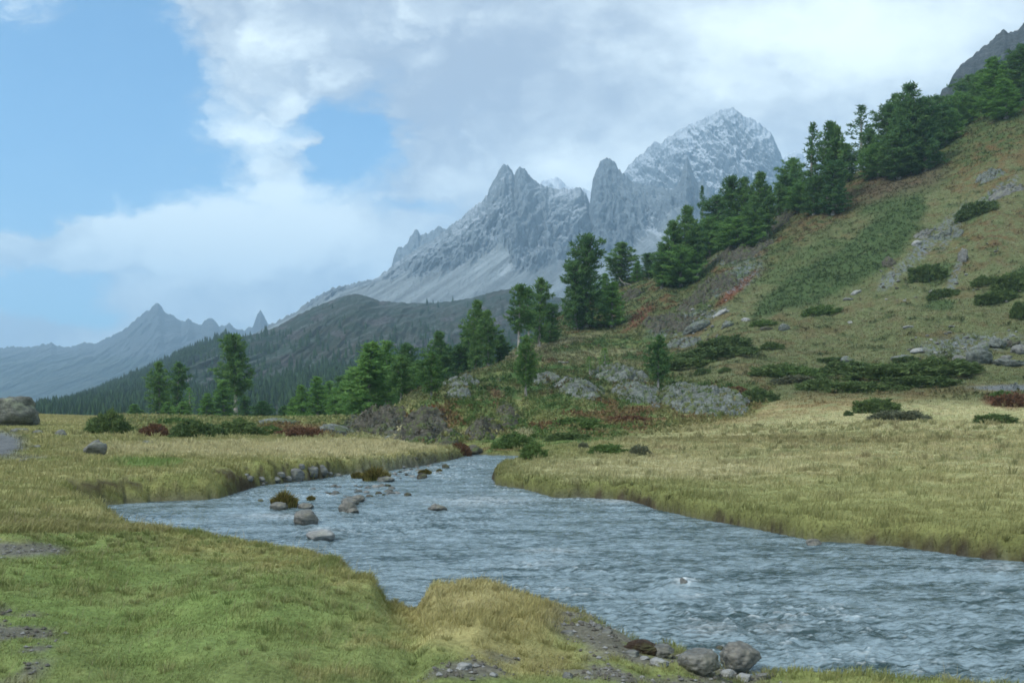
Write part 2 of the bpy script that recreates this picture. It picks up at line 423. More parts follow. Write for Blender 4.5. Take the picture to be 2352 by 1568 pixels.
LEN = np.where((fg > .5) & (SD < .6), .075, LEN); LEN = np.where((fg>.5) & (ell(1110,1390,200,80) > .4), .06, LEN)
# left meadow
lm = left*(D2 > 19)*(D2 < 125)
lay(lm*.8, (.235,.22,.09)); lay(lm*smooth(-.1,.45,nA+.5*nC), (.185,.20,.07))
lay(lm*np.maximum(ell(800,1030,260,22), ell(520,1030,330,18)*.8), PALE); LEN = np.where(lm > .5, .10 + .06*np.clip(nA,0,1), LEN)
lay(lm*ell(340,1062,90,10)*.8, (.12,.20,.05)); lay(lm*ell(190,960,150,14)*.6, STRAW)
lay(lm*smooth(1.1,.0,SD)*.75, (.175,.175,.05))
lay(lm*ell(110,1180,110,40)*.6, (.24,.20,.09))
path = lm*np.maximum(ell(-20,1020,75,32), ell(60,1052,50,5)*.6)
lay(path*.95, GREY); BARE = np.maximum(BARE, path)
soil = smooth(1000, 900, U2)*(D2 > 18.5)*(D2 < 40)*smooth(.05,.16,.6*fbm(GX*.5, GY*.4, 29., 3) + .7*fbm(GX*1.5, GY*1.3, 30., 3))*smooth(.10,.2,lq + .2*nC)*smooth(.62,.45,lq + .3*nC)*(R2 < 62)
lay(soil*.85, SOIL); BARE = np.maximum(BARE, soil)
# shelf behind the left meadow
sh = left*(D2 > 52)*(VV < 1010)
lay(sh*smooth(-.1,.3,nA)*.7*(U2 > 250), HEATH); lay(sh*ell(700,990,110,14)*.8, RUSSET); HTH = np.maximum(HTH, sh*.5*(U2>250))
# right meadow
rm = (1-left)*(SD > -1)*(D2 > 12)*(1-smooth(2.2, 3.4, GZ))*(1-fg)
lay(rm*.9, (.32,.285,.14)); lay(rm*smooth(-.1,.45,nA+.3*nD)*.7, (.40,.35,.19)); lay(rm*smooth(-.1,.35,nC-.3*nA)*.7, (.185,.20,.085)); lay(rm*smooth(.0,.35,nD-.4*nC)*.6, (.19,.20,.085)); lay(rm*smooth(.12,.3,fbm(GX*.7,GY*.5,68.,4))*.5, (.19,.145,.075))
lay(rm*smooth(6,.3,SD)*.8, (.165,.18,.06)); lay(rm*smooth(1.0,.15,SD)*.6, (.12,.125,.035))
lay(rm*ell(2080,1150,360,80)*.5, (.21,.21,.075)); lay(rm*ell(2180,1200,280,45)*.6*smooth(-.3,.3,nC), (.15,.14,.05))
lay(rm*ell(1850,1010,420,9)*.5, (.14,.12,.045)); lay(rm*ell(1480,1075,300,26)*.5, PALE)
LEN = np.where(rm > .5, .085 + .13*np.clip(nA,-.2,1), LEN); LEN = np.where((rm > .5) & (SD < .8), .11, LEN)
# hillside and knoll
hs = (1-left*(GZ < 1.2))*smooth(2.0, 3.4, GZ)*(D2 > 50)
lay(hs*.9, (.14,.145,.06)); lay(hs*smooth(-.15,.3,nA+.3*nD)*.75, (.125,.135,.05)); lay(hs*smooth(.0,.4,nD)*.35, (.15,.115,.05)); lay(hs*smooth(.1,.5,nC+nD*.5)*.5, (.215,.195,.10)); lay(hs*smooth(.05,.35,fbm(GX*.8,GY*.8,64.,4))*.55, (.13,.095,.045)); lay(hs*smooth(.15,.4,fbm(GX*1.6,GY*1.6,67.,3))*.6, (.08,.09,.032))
sp = hs*smooth(.10, .28, fbm(GX*.42+GY*.1, GY*.30, 83., 4)); lay(sp*.75, (.075,.09,.032)); HTH = np.maximum(HTH, sp*.7); lay(hs*smooth(.12,.35,fbm(GX*.25,GY*.2,84.,3))*.55, (.15,.10,.045))
upper = hs*smooth(0, 40, (U2-1250)*.52 - (800-VV) + 0)*0
kn = np.clip(pol([(930,1046),(930,960),(1000,890),(1080,868),(1210,810),(1330,770),(1560,760),(1520,830),(1560,870),(1780,890),(1740,950),(1560,985),(1400,1010),(1290,1042)], 10), 0, 1)*(D2 > 46)*(SD > 0)
lay(kn*.85, (.145,.155,.05)); lay(kn*smooth(-.25,.15,nD+.4*nA), HEATH); lay(kn*smooth(.12,.35,nA - .2*nD)*.85, (.21,.185,.08))
lay(kn*smooth(.18,.34,fbm(GX*.35,GY*.35,44.,3))*.8, RUSSET); HTH = np.maximum(HTH, kn*.9)
up = pol([(1190,810),(1260,720),(1400,640),(1560,560),(1700,500),(1850,420),(2050,330),(2351,180),(3000,-100),(3000,90),(2351,330),(2170,420),(1980,470),(1850,560),(1690,690),(1560,770),(1330,770)], 18)
up = up*hs
lay(up*.8, (.12,.12,.045)); lay(up*smooth(-.2,.2,nD+.3*nA), (.07,.095,.032)); lay(up*smooth(.1,.35,nA)*.75, (.20,.165,.07))
lay(up*smooth(.12,.32,fbm(GX*.3,GY*.3,54.,3))*.7, (.15,.07,.032)); HTH = np.maximum(HTH, up*.8)
def patch(w, c, bare=0, hth=0):
    global BARE, HTH
    lay(w, c); BARE = np.maximum(BARE, w*bare); HTH = np.maximum(HTH, w*hth)
patch(pol([(1728,733),(1800,712),(1875,697),(1960,655),(2036,616),(2085,560),(2130,480),(2110,440),(2040,470),(1960,545),(1928,572),(1860,600),(1787,650),(1738,700)], 12)*hs*.85*smooth(-.75,-.2,nA+.3*nC), (.055,.088,.028), 0, 1)
patch(pol([(1640,560),(1800,500),(1960,430),(2100,380),(2200,400),(2120,450),(1960,520),(1800,600),(1680,640)], 20)*hs*.6*smooth(-.3,.2,nD+.4*nC), (.09,.11,.04), 0, .9)
patch(pol([(2150,330),(2351,200),(2351,330),(2300,360),(2200,400)], 20)*hs*.7*smooth(-.4,.1,nD+.4*nC), (.085,.11,.036), 0, .9)
patch(pol([(1720,655),(1800,600),(1900,545),(1960,555),(1860,600),(1780,650)])*hs*.6, (.075,.11,.035), 0, .8)
patch(pol([(2245,700),(2290,650),(2351,610),(2500,530),(2500,640),(2351,670),(2280,700)])*hs*.9, (.06,.095,.03), 0, 1)
for e in ((2160,630,40,22,-35),(2250,480,45,18,-40),(2030,460,60,18,-25),(2160,700,34,12,0)):
    patch(ell(*e)*hs*.8, (.07,.105,.035), 0, .9)
patch(ell(1940,470,150,42,-25)*up*.8*smooth(-.3,.2,nA), (.14,.085,.04), 0, .6)
patch(ell(2070,430,110,50,-25)*up*.7, (.12,.085,.05), 0, .7)
patch(ell(1472,725,46,15,-42)*hs*.9*smooth(-.3,.25,nC), RED, 0, .8); patch(ell(1690,665,60,9,-42)*hs*.75, (.19,.06,.03), 0, .5); patch(ell(1590,770,60,10,-35)*hs*.6, RUSSET)
patch(ell(1780,950,300,14,-7)*(1-left)*(D2>40)*.5*smooth(-.4,.2,nA), (.19,.12,.05)); patch(ell(2000,912,330,14,-4)*(1-left)*(D2>40)*.5*smooth(-.4,.2,nA), (.20,.125,.055))
patch(ell(2320,920,60,16)*(D2>40)*.9, (.12,.04,.025), 0, .6); patch(ell(2280,380,110,60,-30)*hs*.6*smooth(-.2,.3,nA), (.17,.085,.035)); patch(ell(2230,560,120,50,-30)*hs*.5*smooth(-.1,.3,nA), (.17,.095,.04))
patch(ell(2330,520,90,60,-20)*hs*.5*smooth(-.1,.3,nA), (.14,.07,.035))
patch(ell(1200,1000,30,8)*kn*.7, PALE); patch(ell(1160,820,220,9,-14)*(D2>60)*.7, (.30,.25,.13)); patch(ell(1330,815,150,10,-4)*(D2>80)*.6, (.28,.24,.12)); patch(ell(1420,836,120,8)*(D2>80)*.5, (.27,.23,.11))
for e in ((1010,965,50,8,-12),(1000,944,55,10,-15),(1270,980,60,8),(1420,950,110,12,-6),(1440,972,90,8,-5),(1060,1035,50,8)):
    patch(ell(*e)*kn*.85*smooth(-.5,.1,nA), RUSSET, 0, .8)
patch(ell(965,958,45,7)*kn*.8, (.26,.085,.03), 0, .8)
# loose stones and bare rock on the slope
for e in ((2100,590,80,14,-42),(2140,545,70,12,-45),(2040,645,30,14,-40),(2230,790,120,22,-5),(2190,520,60,12,-60),(2290,440,60,12,-35),(1620,735,60,8,-32),(1690,640,70,26,-30),(1560,745,70,22,-20),(1690,590,60,16,-10),(2190,640,40,10,-70)):
    patch(ell(*e)*hs*.8*smooth(-.1,.15,nC+.2*nA), (.17,.175,.17), .8, 0)
patch(ell(2340,890,110,7)*(D2>40)*.8, (.17,.17,.17), 1)
gorge = pol([(760,1000),(800,966),(940,960),(1010,975),(1060,1010),(1080,1046),(1035,1044),(960,1018),(880,1004)], 6)*(D2 > 53)
patch(gorge*.9, (.06,.055,.045), .6, .3); patch(gorge*smooth(0,.3,nC), (.11,.115,.10), .6, 0); patch(gorge*smooth(.1,.3,nA), (.07,.09,.03), 0, .6)
# steep bits show rock
gz_r = np.gradient(GZ, axis=0)/np.maximum(np.gradient(R2, axis=0), .01)
steep = smooth(.85, 1.3, np.abs(gz_r))*smooth(2.5, 4, GZ)*(D2 < 240)
patch(steep*.8*smooth(-.2,.2,nC), (.12,.125,.115), .8, 0)
# wet stones in the bed and along the water
patch((SD < .02)*(R2 < 62)*1.0, (.07,.065,.05), 1, 0)
patch(smooth(.3,.0,SD)*(SD>0)*(R2 < 62)*.75, (.085,.085,.03), 0, 0)
ud = smooth(.30,.12,lq + .25*nC)*smooth(-.12,.22,fbm(GX*.6,GY*.5,36.,3))*(SD > -.05)*(R2 > 15)*(R2 < 62); patch(ud*.85, SOIL, .85, 0)  # bare soil at the waterline, its dark strip painting the shade under the sods
shore = np.exp(-(((U2-930)/110)**2 + ((D2-36.5)/5)**2))*(SD < .22)*(R2 < 62)*1.4
patch(np.clip(shore,0,1)*.5, (.12,.12,.09), 0, 0)
cut = ell(1477,1468,16,34,soft=.3)*(D2 < 14)*1.0
patch(np.clip(cut,0,1), (.06,.035,.022), 1, 0)
HTH *= (1-np.clip(BARE, 0, 1))
# distant valley floor
lay(smooth(240, 420, R2), (.05,.07,.035))
C *= (1 + .10*nB[..., None])
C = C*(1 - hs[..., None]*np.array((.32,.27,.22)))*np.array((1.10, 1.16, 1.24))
C = np.clip(C, .008, .9)
BARE = np.clip(BARE, 0, 1)

OUTCROPS = [
 ('rock_outcrop','dark',1505,752,64,24,'low dark ledge left of the craggy band at the hillside foot','rock ledge',-20),
 ('rock_outcrop','dark',1592,716,70,36,'dark ledge between the craggy band and the layered crag','rock ledge',-28),
 ('rock_outcrop','dark',1735,580,70,24,'dark ledge at the right foot of the thick row of pines','rock ledge',-20),
 ('rock_outcrop','dark',1800,520,70,24,'dark ledge in the gap between the two skyline pine rows','rock ledge',-25),
 ('rock_outcrop','dark',1450,690,60,18,'dark ledge below the bleached dead branch','rock ledge',-25),
 ('rock_outcrop','slab',1570,800,80,20,'grey slab steps beside the single slab pine','rock ledge',-12),
 ('rock_outcrop','slab',1250,880,80,14,'thin grey ledge right of the lone knoll pine','rock ledge',-14),
 ('rock_outcrop','dark',1110,1012,90,30,'dark mossy rock step above the river bend','rock ledge',-12),
 ('rock_outcrop','slab',2180,552,60,24,'grey scree rib on the upper slope','rock ledge',-45),
 ('rock_outcrop','slab',2270,420,70,24,'grey rock rib high on the right slope','rock ledge',-35),
 ('rock_ledge', 'dark', 860, 1003, 150, 42, 'dark overhung ledge under the large bright pine', 'rock ledge', -10),
 ('rock_ledge', 'dark', 960, 1022, 130, 62, 'dark broken cliff of the gully left of the river bend', 'cliff', -10),
 ('rock_outcrop', 'dark', 1030, 1030, 60, 34, 'dark blocky rock at the bottom of the gully', 'rock', -10),
 ('rock_outcrop', 'dark', 1167, 985, 58, 60, 'steep dark rock face below the lone knoll pine', 'rock outcrop', -20),
 ('rock_outcrop', 'slab', 1060, 890, 90, 14, 'flat pale ledge left of the lone knoll pine', 'rock ledge', -10),
 ('rock_outcrop', 'slab', 1055, 918, 60, 22, 'tilted grey slab among heath below the flat pale ledge', 'rock slab', -15),
 ('rock_outcrop', 'slab', 1330, 915, 120, 34, 'long lower grey slab rising behind the lone knoll pine', 'rock slab', -17),
 ('rock_outcrop', 'slab', 1420, 882, 130, 30, 'long upper grey slab on the knoll', 'rock slab', -8),
 ('rock_outcrop', 'slab', 1460, 936, 104, 60, 'ribbed grey outcrop under the single slab pine', 'rock outcrop', -14),
 ('rock_outcrop', 'slab', 1500, 912, 40, 16, 'small grey block right of the ribbed outcrop', 'stone', -10),
 ('rock_outcrop', 'slab', 1612, 958, 182, 84, 'big ribbed whaleback outcrop at the knoll end', 'rock outcrop', -10),
 ('rock_outcrop', 'slab', 1570, 912, 90, 26, 'grey slab shelf on top of the whaleback', 'rock slab', -6),
 ('rock_outcrop', 'dark', 1543, 772, 96, 52, 'dark craggy band at the foot of the hillside', 'rock outcrop', -18),
 ('rock_outcrop', 'dark', 1645, 682, 96, 62, 'dark layered crag halfway up the hillside', 'rock outcrop', -22),
 ('rock_outcrop', 'dark', 1692, 604, 100, 36, 'dark rocks below the thick row of pines', 'rock outcrop', -15),
 ('rock_outcrop', 'grey', 2310, 452, 80, 20, 'grey rock band on the upper right slope', 'rock outcrop', -24),
 ('rock_outcrop', 'grey', 2130, 548, 60, 20, 'grey rock rib along the scree line', 'rock outcrop', -30),
]

def outcrop_area(u, vb, w, h):
    d0 = hit(u, vb, 47); d1 = max(hit(u, vb - h, 47), d0 + .8); d1 = min(d1, d0 + 16)
    dm = (d0 + d1)/2; x = (u - CU)*dm/F
    return x, dm, w*.5*dm/F, max((d1 - d0)*.5, w*.12*dm/F)
for o_ in OUTCROPS:
    x_, y_, rx_, ry_ = outcrop_area(*o_[2:6])
    e_ = np.sqrt(((GX-x_)/rx_)**2 + ((GY-y_)/ry_)**2) + .25*fbm(GX*.9, GY*.9, 33., 3)
    w_ = .6*(1 - smooth(.75, 1.02, e_))
    BARE = np.maximum(BARE, w_*.95); HTH = np.maximum(HTH, .7*(w_ > .1))*(1 - w_*.45)

M_ground = mat_ground()
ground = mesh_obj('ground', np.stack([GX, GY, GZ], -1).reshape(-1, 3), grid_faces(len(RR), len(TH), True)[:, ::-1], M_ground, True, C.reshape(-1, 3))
tag(ground, 'alpine valley floor with meadow banks, knoll and steep grassy hillside', 'ground', kind='structure')

# ------------------------------------------------------------------ river
def build_river():
    th = np.radians(np.arange(-33, 33.01, .07)); r = np.geomspace(6.6, 58, 620)
    t, rr = np.meshgrid(th, r); x, y = rr*np.sin(t), rr*np.cos(t)
    s = sdist(x, y, RIVER)
    u = CU + F*x/y
    # flow runs from the far bend towards the right foreground: stretch the waves across it
    fx, fy = .62, -.78
    a = x*fx + y*fy; b = -x*fy + y*fx
    warp = .8*fbm(x*.25, y*.25, 70., 3)
    big = fbm(a*.55 + warp, b*.95, 71., 3)
    med = ridged(a*1.5 + warp, b*2.6, 72., 3) - .62
    chop = ridged(a*4.2 + 2*warp, b*5.5, 73., 3) - .62
    fine = fbm(a*11, b*13, 74., 2)
    rap = .55 + .6*smooth(-.2,.4,fbm(x*.16, y*.16, 75., 3))
    z = rap*(.05*big + .075*med + .032*chop + .012*fine) + .0
    # standing wave behind the sunken stone
    for (cu_, cv_, h, rad) in ((1567,1347,.10,.32),(735,1226,.10,.5),(1250,1278,.07,.8),(1220,1232,.05,.6),(1450,1210,.05,.5)):
        d = CZ*F/(cv_-HOR); cx = (cu_-CU)*d/F
        q = ((x-cx)**2 + ((y-d)*1.0)**2)/rad**2
        z += h*np.exp(-q)
    z *= smooth(.2, -.5, s)*.9 + .1
    crest = rap*(.5*med + .6*chop + .25*big)
    foam = smooth(.22, .42, crest + .12*fine + .10*smooth(.0,.5,fbm(x*.3,y*.3,77.,2)))*.6
    far_rapid = np.exp(-(((u-1150)/170)**2 + ((y-30)/7)**2))
    foam = np.maximum(foam, far_rapid*smooth(.10,.32,crest+.15*fine)*.8)
    for (cu_, cv_, rx, ry, k) in ((1572,1345,22,10,1.),(1590,1366,26,5,.7),(735,1224,32,10,.5),(1260,1270,60,8,.6),(1225,1297,70,5,.4),(1100,1150,110,12,.5),(1420,1128+22,60,6,.5),(1620,1445,60,14,.4),(1780,1440,60,14,.4),(640,1185,90,6,.45),(2300,1262+40,50,10,.4)):
        v = HOR + CZ*F/y
        e = ((u-cu_)/rx)**2 + ((v-cv_)/ry)**2
        foam = np.maximum(foam, k*np.exp(-e)*smooth(-.25,.25,crest+.5*fine))
    foam = np.clip(foam, 0, 1)
    keep = s < .55
    idx = -np.ones(x.shape, int); f = grid_faces(len(r), len(th))
    kf = keep.ravel()[f].all(1); f = f[kf]
    used = np.unique(f); remap = -np.ones(x.size, int); remap[used] = np.arange(len(used))
    V = np.stack([x, y, z], -1).reshape(-1, 3)[used]
    col = np.repeat(foam.ravel()[used][:, None], 3, 1)
    m, n = material('river_water')
    fo = n.attr('tint').outputs['Fac']
    pos = n.n('ShaderNodeNewGeometry').outputs['Position']
    rot = n.n('ShaderNodeMapping'); n.nt.links.new(pos, rot.inputs['Vector']); rot.inputs['Rotation'].default_value = (0, 0, math.radians(-9)); rot.inputs['Scale'].default_value = (2.6, 9.0, 6)
    b1 = n.noise(rot.outputs[0], 1.0, 5, .6, .4); b2 = n.noise(rot.outputs[0], 3.6, 4, .6)
    h = n.math('ADD', n.math('MULTIPLY', b1, .7), n.math('MULTIPLY', b2, .3))
    nor = n.bump(h, .9, .14)
    bl = n.noise(rot.outputs[0], .16, 4, .6)
    wm = n.ramp(n.math('ADD', n.math('ADD', n.math('MULTIPLY', b1, .6), n.math('MULTIPLY', b2, .4)), n.math('MULTIPLY', n.math('SUBTRACT', bl, .5), .45)), .37, .60)  # pale aerated water, also painting ripple light and dark into the colour
    water = n.bsdf(n.mix(wm, (.018,.045,.048), (.215,.295,.335)), .14, .5, nor, IOR=1.333)
    fn = n.noise(pos, 18, 4, .7)
    foamb = n.bsdf((.66,.72,.75), .7, .3, nor)
    mx = n.n('ShaderNodeMixShader'); n.nt.links.new(n.math('MULTIPLY', fo, n.ramp(fn, .3, .6, .45, 1)), mx.inputs[0])
    n.nt.links.new(water, mx.inputs[1]); n.nt.links.new(foamb, mx.inputs[2])
    n.out(mx.outputs[0])
    o = mesh_obj('river', V, remap[f], m, True, col)
    tag(o, 'fast shallow mountain river with rippled blue grey water', 'river', kind='structure')
build_river()

# ------------------------------------------------------------------ grass (one mass of blades)
def build_grass():
    vs, fs3, fs4, cs = [], [], [], []
    off = 0
    def blades(n, r0, r1, wmul, lmul, power, two, thmax=31.5):
        nonlocal off
        q = rng.random(n); r = (r0**power + q*(r1**power - r0**power))**(1/power)
        t = np.radians(rng.uniform(-thmax, thmax, n)); x, y = r*np.sin(t), r*np.cos(t)
        bare = grid_sample(BARE, x, y); sd = grid_sample(SD, x, y); hth = grid_sample(HTH, x, y); z = ground_z(x, y)
        clump = fbm(x*1.6, y*1.6, 88., 3)
        keep = (sd > .03) & (rng.random(n) > bare*1.05) & (rng.random(n) > hth*.75) & (z > .03) & (rng.random(n) < .72 + 1.0*clump)
        x, y, z, r, sd, clump = x[keep], y[keep], z[keep], r[keep], sd[keep], clump[keep]; n = len(x)
        L = grid_sample(LEN, x, y)*(.55 + .8*rng.random(n)*(1 + .9*clump))*lmul
        stalk = rng.random(n) < .012*two; L = np.where(stalk, L*2.6, L)
        w = np.maximum(.0035, r*wmul)*(.7 + .6*rng.random(n)); w = np.where(stalk, w*.55, w)
        ang = rng.uniform(0, 2*np.pi, n); lean = (.25 + .75*rng.random(n))*L*.8
        lx = np.cos(ang)*lean + .25*L; ly = np.sin(ang)*lean - .1*L
        px = -np.sin(ang)*w*.5; py = np.cos(ang)*w*.5
        # turn half the blades broadside so they are not edge on
        px = np.where(rng.random(n) < .6, w*.5, px); 
        c = grid_sample(C, x, y)
        dry = rng.random(n)[:, None]
        c = c*(.78 + .5*rng.random(n)[:, None])
        c = c*(1-.28*dry) + .28*dry*np.array((.30,.25,.12))*(.6+.5*(c.sum(1, keepdims=True)/.45))
        c = np.where(stalk[:, None], np.array((.30,.27,.16)), c)
        z0 = z - .015
        if two:
            V = np.empty((n, 5, 3)); 
            V[:,0] = np.stack([x-px, y-py, z0], 1); V[:,1] = np.stack([x+px, y+py, z0], 1)
            mx_, my_ = x+lx*.35, y+ly*.35; mz = z0 + L*.62
            V[:,2] = np.stack([mx_+px*.75, my_+py*.75, mz], 1); V[:,3] = np.stack([mx_-px*.75, my_-py*.75, mz], 1)
            V[:,4] = np.stack([x+lx, y+ly, z0 + L*.95], 1)
            b = off + np.arange(n)*5
            fs4.append(np.stack([b, b+1, b+2, b+3], 1)); fs3.append(np.stack([b+3, b+2, b+4], 1)); k = 5
        else:
            V = np.empty((n, 3, 3))
            V[:,0] = np.stack([x-px, y-py, z0], 1); V[:,1] = np.stack([x+px, y+py, z0], 1); V[:,2] = np.stack([x+lx*.7, y+ly*.7, z0+L], 1)
            b = off + np.arange(n)*3; fs3.append(np.stack([b, b+1, b+2], 1)); k = 3
        vs.append(V.reshape(-1, 3)); cs.append(np.repeat(c, k, 0)); off += n*k
    blades(430000, 4.5, 16, .0006, 1.0, 1.25, True)
    blades(420000, 14, 50, .00075, 1.0, 1.1, False)
    blades(260000, 48, 125, .0008, 1.0, 1.2, False)
    blades(300000, 80, 235, .00085, 1.15, 1.2, False)
    def tufts(nc, per, r0, r1, len_, wid, green):
        nonlocal off
        q = rng.random(nc); r = np.sqrt(r0**2 + q*(r1**2 - r0**2)); t = np.radians(rng.uniform(-31.5, 31.5, nc)); x, y = r*np.sin(t), r*np.cos(t)
        bare = grid_sample(BARE, x, y); sd = grid_sample(SD, x, y); hth = grid_sample(HTH, x, y)
        cl = fbm(x*.35, y*.35, 95., 3)
        k = (sd > .08) & (bare < .4) & (hth < .3) & (rng.random(nc) < .35 + 1.3*cl + .5*np.exp(-np.clip(sd, 0, 50)/.8)); x, y, r = x[k], y[k], r[k]; m = len(x)
        tint = grid_sample(C, x, y); dryc = rng.random((m, 1))
        tint = tint*(.85 + .3*rng.random((m, 1)))*(1-dryc*.4) + dryc*.4*np.array((.38, .34, .17))
        S = len_*(.6 + .9*rng.random(m))*(1 + .02*r); n = m*per
        xx, yy, SS, cc, rr = (np.repeat(a_, per, 0) for a_ in (x, y, S, tint, r))
        a = rng.uniform(0, 6.28, n); d = rng.random(n)**.6; bx, by = xx + np.cos(a)*d*SS*.45, yy + np.sin(a)*d*SS*.45
        z0 = ground_z(bx, by) - .01; L = SS*(.6 + .6*rng.random(n)); lean = L*(.2 + .75*d); w = np.maximum(wid, rr*.00065)*(.7 + .6*rng.random(n))
        tx, ty = bx + np.cos(a)*lean, by + np.sin(a)*lean
        V = np.stack([np.stack([bx-w*.5, by, z0], 1), np.stack([bx+w*.5, by, z0], 1), np.stack([bx+(tx-bx)*.4+w*.35, by+(ty-by)*.4, z0+L*.65], 1), np.stack([bx+(tx-bx)*.4-w*.35, by+(ty-by)*.4, z0+L*.65], 1), np.stack([tx, ty, z0+L*(.95-.35*d)], 1)], 1)
        b = off + np.arange(n)*5; fs4.append(np.stack([b, b+1, b+2, b+3], 1)); fs3.append(np.stack([b+3, b+2, b+4], 1))
        vs.append(V.reshape(-1, 3)); cs.append(np.repeat(cc*(.8 + .4*rng.random((n, 1))), 5, 0)); off += n*5
    tufts(3200, 34, 4.6, 17, .062, .0032, .5)
    tufts(4200, 22, 15, 62, .12, .005, .5)
    o = mesh_obj('grass', np.concatenate(vs), [np.concatenate(fs4), np.concatenate(fs3)], mat_blades('grass_blades'), False, np.concatenate(cs))
    tag(o, 'green and straw coloured meadow grass on both river banks', 'grass', kind='stuff')
build_grass()

# ------------------------------------------------------------------ leaf clumps
def clump_tris(cen, dirs, n, length, width, spread, r=None):
    """n small pointed leaves round each centre"""
    r = r or rng
    k = len(cen); c = np.repeat(cen, n, 0); d = np.repeat(dirs, n, 0)
    N = k*n
    v = r.normal(size=(N, 3)); v /= np.linalg.norm(v, axis=1, keepdims=True)
    base = c + v*(r.random((N, 1))**.5)*spread
    ax = d + .85*r.normal(size=(N, 3)); ax /= np.linalg.norm(ax, axis=1, keepdims=True)
    sd = np.cross(ax, r.normal(size=(N, 3))); sd /= np.linalg.norm(sd, axis=1, keepdims=True) + 1e-9
    L = length*(.6 + .8*r.random((N, 1))); W = width*(.6 + .8*r.random((N, 1)))
    V = np.stack([base - sd*W*.5, base + sd*W*.5, base + ax*L], 1)
    return V.reshape(-1, 3), np.arange(N*3).reshape(-1, 3)

# heath: low leafy cover on the knoll and slope
def build_heath():
    n = 200000
    q = rng.random(n); r = 50 + q**.85*180
    t = np.radians(rng.uniform(-31, 31, n)); x, y = r*np.sin(t), r*np.cos(t)
    h = grid_sample(HTH, x, y); keep = (rng.random(n) < h*(.55 + 1.2*fbm(x*.8, y*.8, 91., 2)))
    x, y, r = x[keep], y[keep], r[keep]; z = top_z(x, y)
    c = grid_sample(C, x, y); n = len(x)
    size = .10 + .0014*r; cl = fbm(x*.5, y*.5, 92., 2)
    cen = np.stack([x, y, z + .05 + .22*np.clip(cl+.3, 0, 1)], 1)
    k = 8
    V, Fc = clump_tris(cen, np.tile([0, -.25, 1.], (n, 1)), k, .17, .11, .20)
    col = np.repeat(c*(.72 + .42*rng.random((n, 1))), k*3, 0)
    o = mesh_obj('heath', V, Fc, mat_blades('heath_leaves', .8, .15), False, col)
    tag(o, 'low green and russet heath covering the knoll and hillside', 'heath', kind='stuff')

# ------------------------------------------------------------------ trees
M_bark = mat_bark()
M_pine = mat_leaf('pine_needles', (.058,.140,.052), (.155,.265,.08), .45)
M_pine2 = mat_leaf('dark_pine_needles', (.046,.118,.050), (.128,.23,.075), .45)
M_young = mat_leaf('young_pine_needles', (.085,.20,.058), (.20,.34,.095), .45)
M_larch = mat_leaf('larch_needles', (.09,.20,.045), (.16,.30,.07), .4)

def tube(pts, rad, seg=8):
    pts = np.asarray(pts, float); V = []; n = len(pts)
    for i in range(n):
        d = pts[min(i+1, n-1)] - pts[max(i-1, 0)]; d /= np.linalg.norm(d) + 1e-9
        a = np.cross(d, [0, 0, 1.] if abs(d[2]) < .9 else [1., 0, 0]); a /= np.linalg.norm(a); b = np.cross(d, a)
        for k in range(seg):
            w = 2*math.pi*k/seg; V.append(pts[i] + rad[i]*(a*math.cos(w) + b*math.sin(w)))
    return np.array(V), grid_faces(n, seg, True)

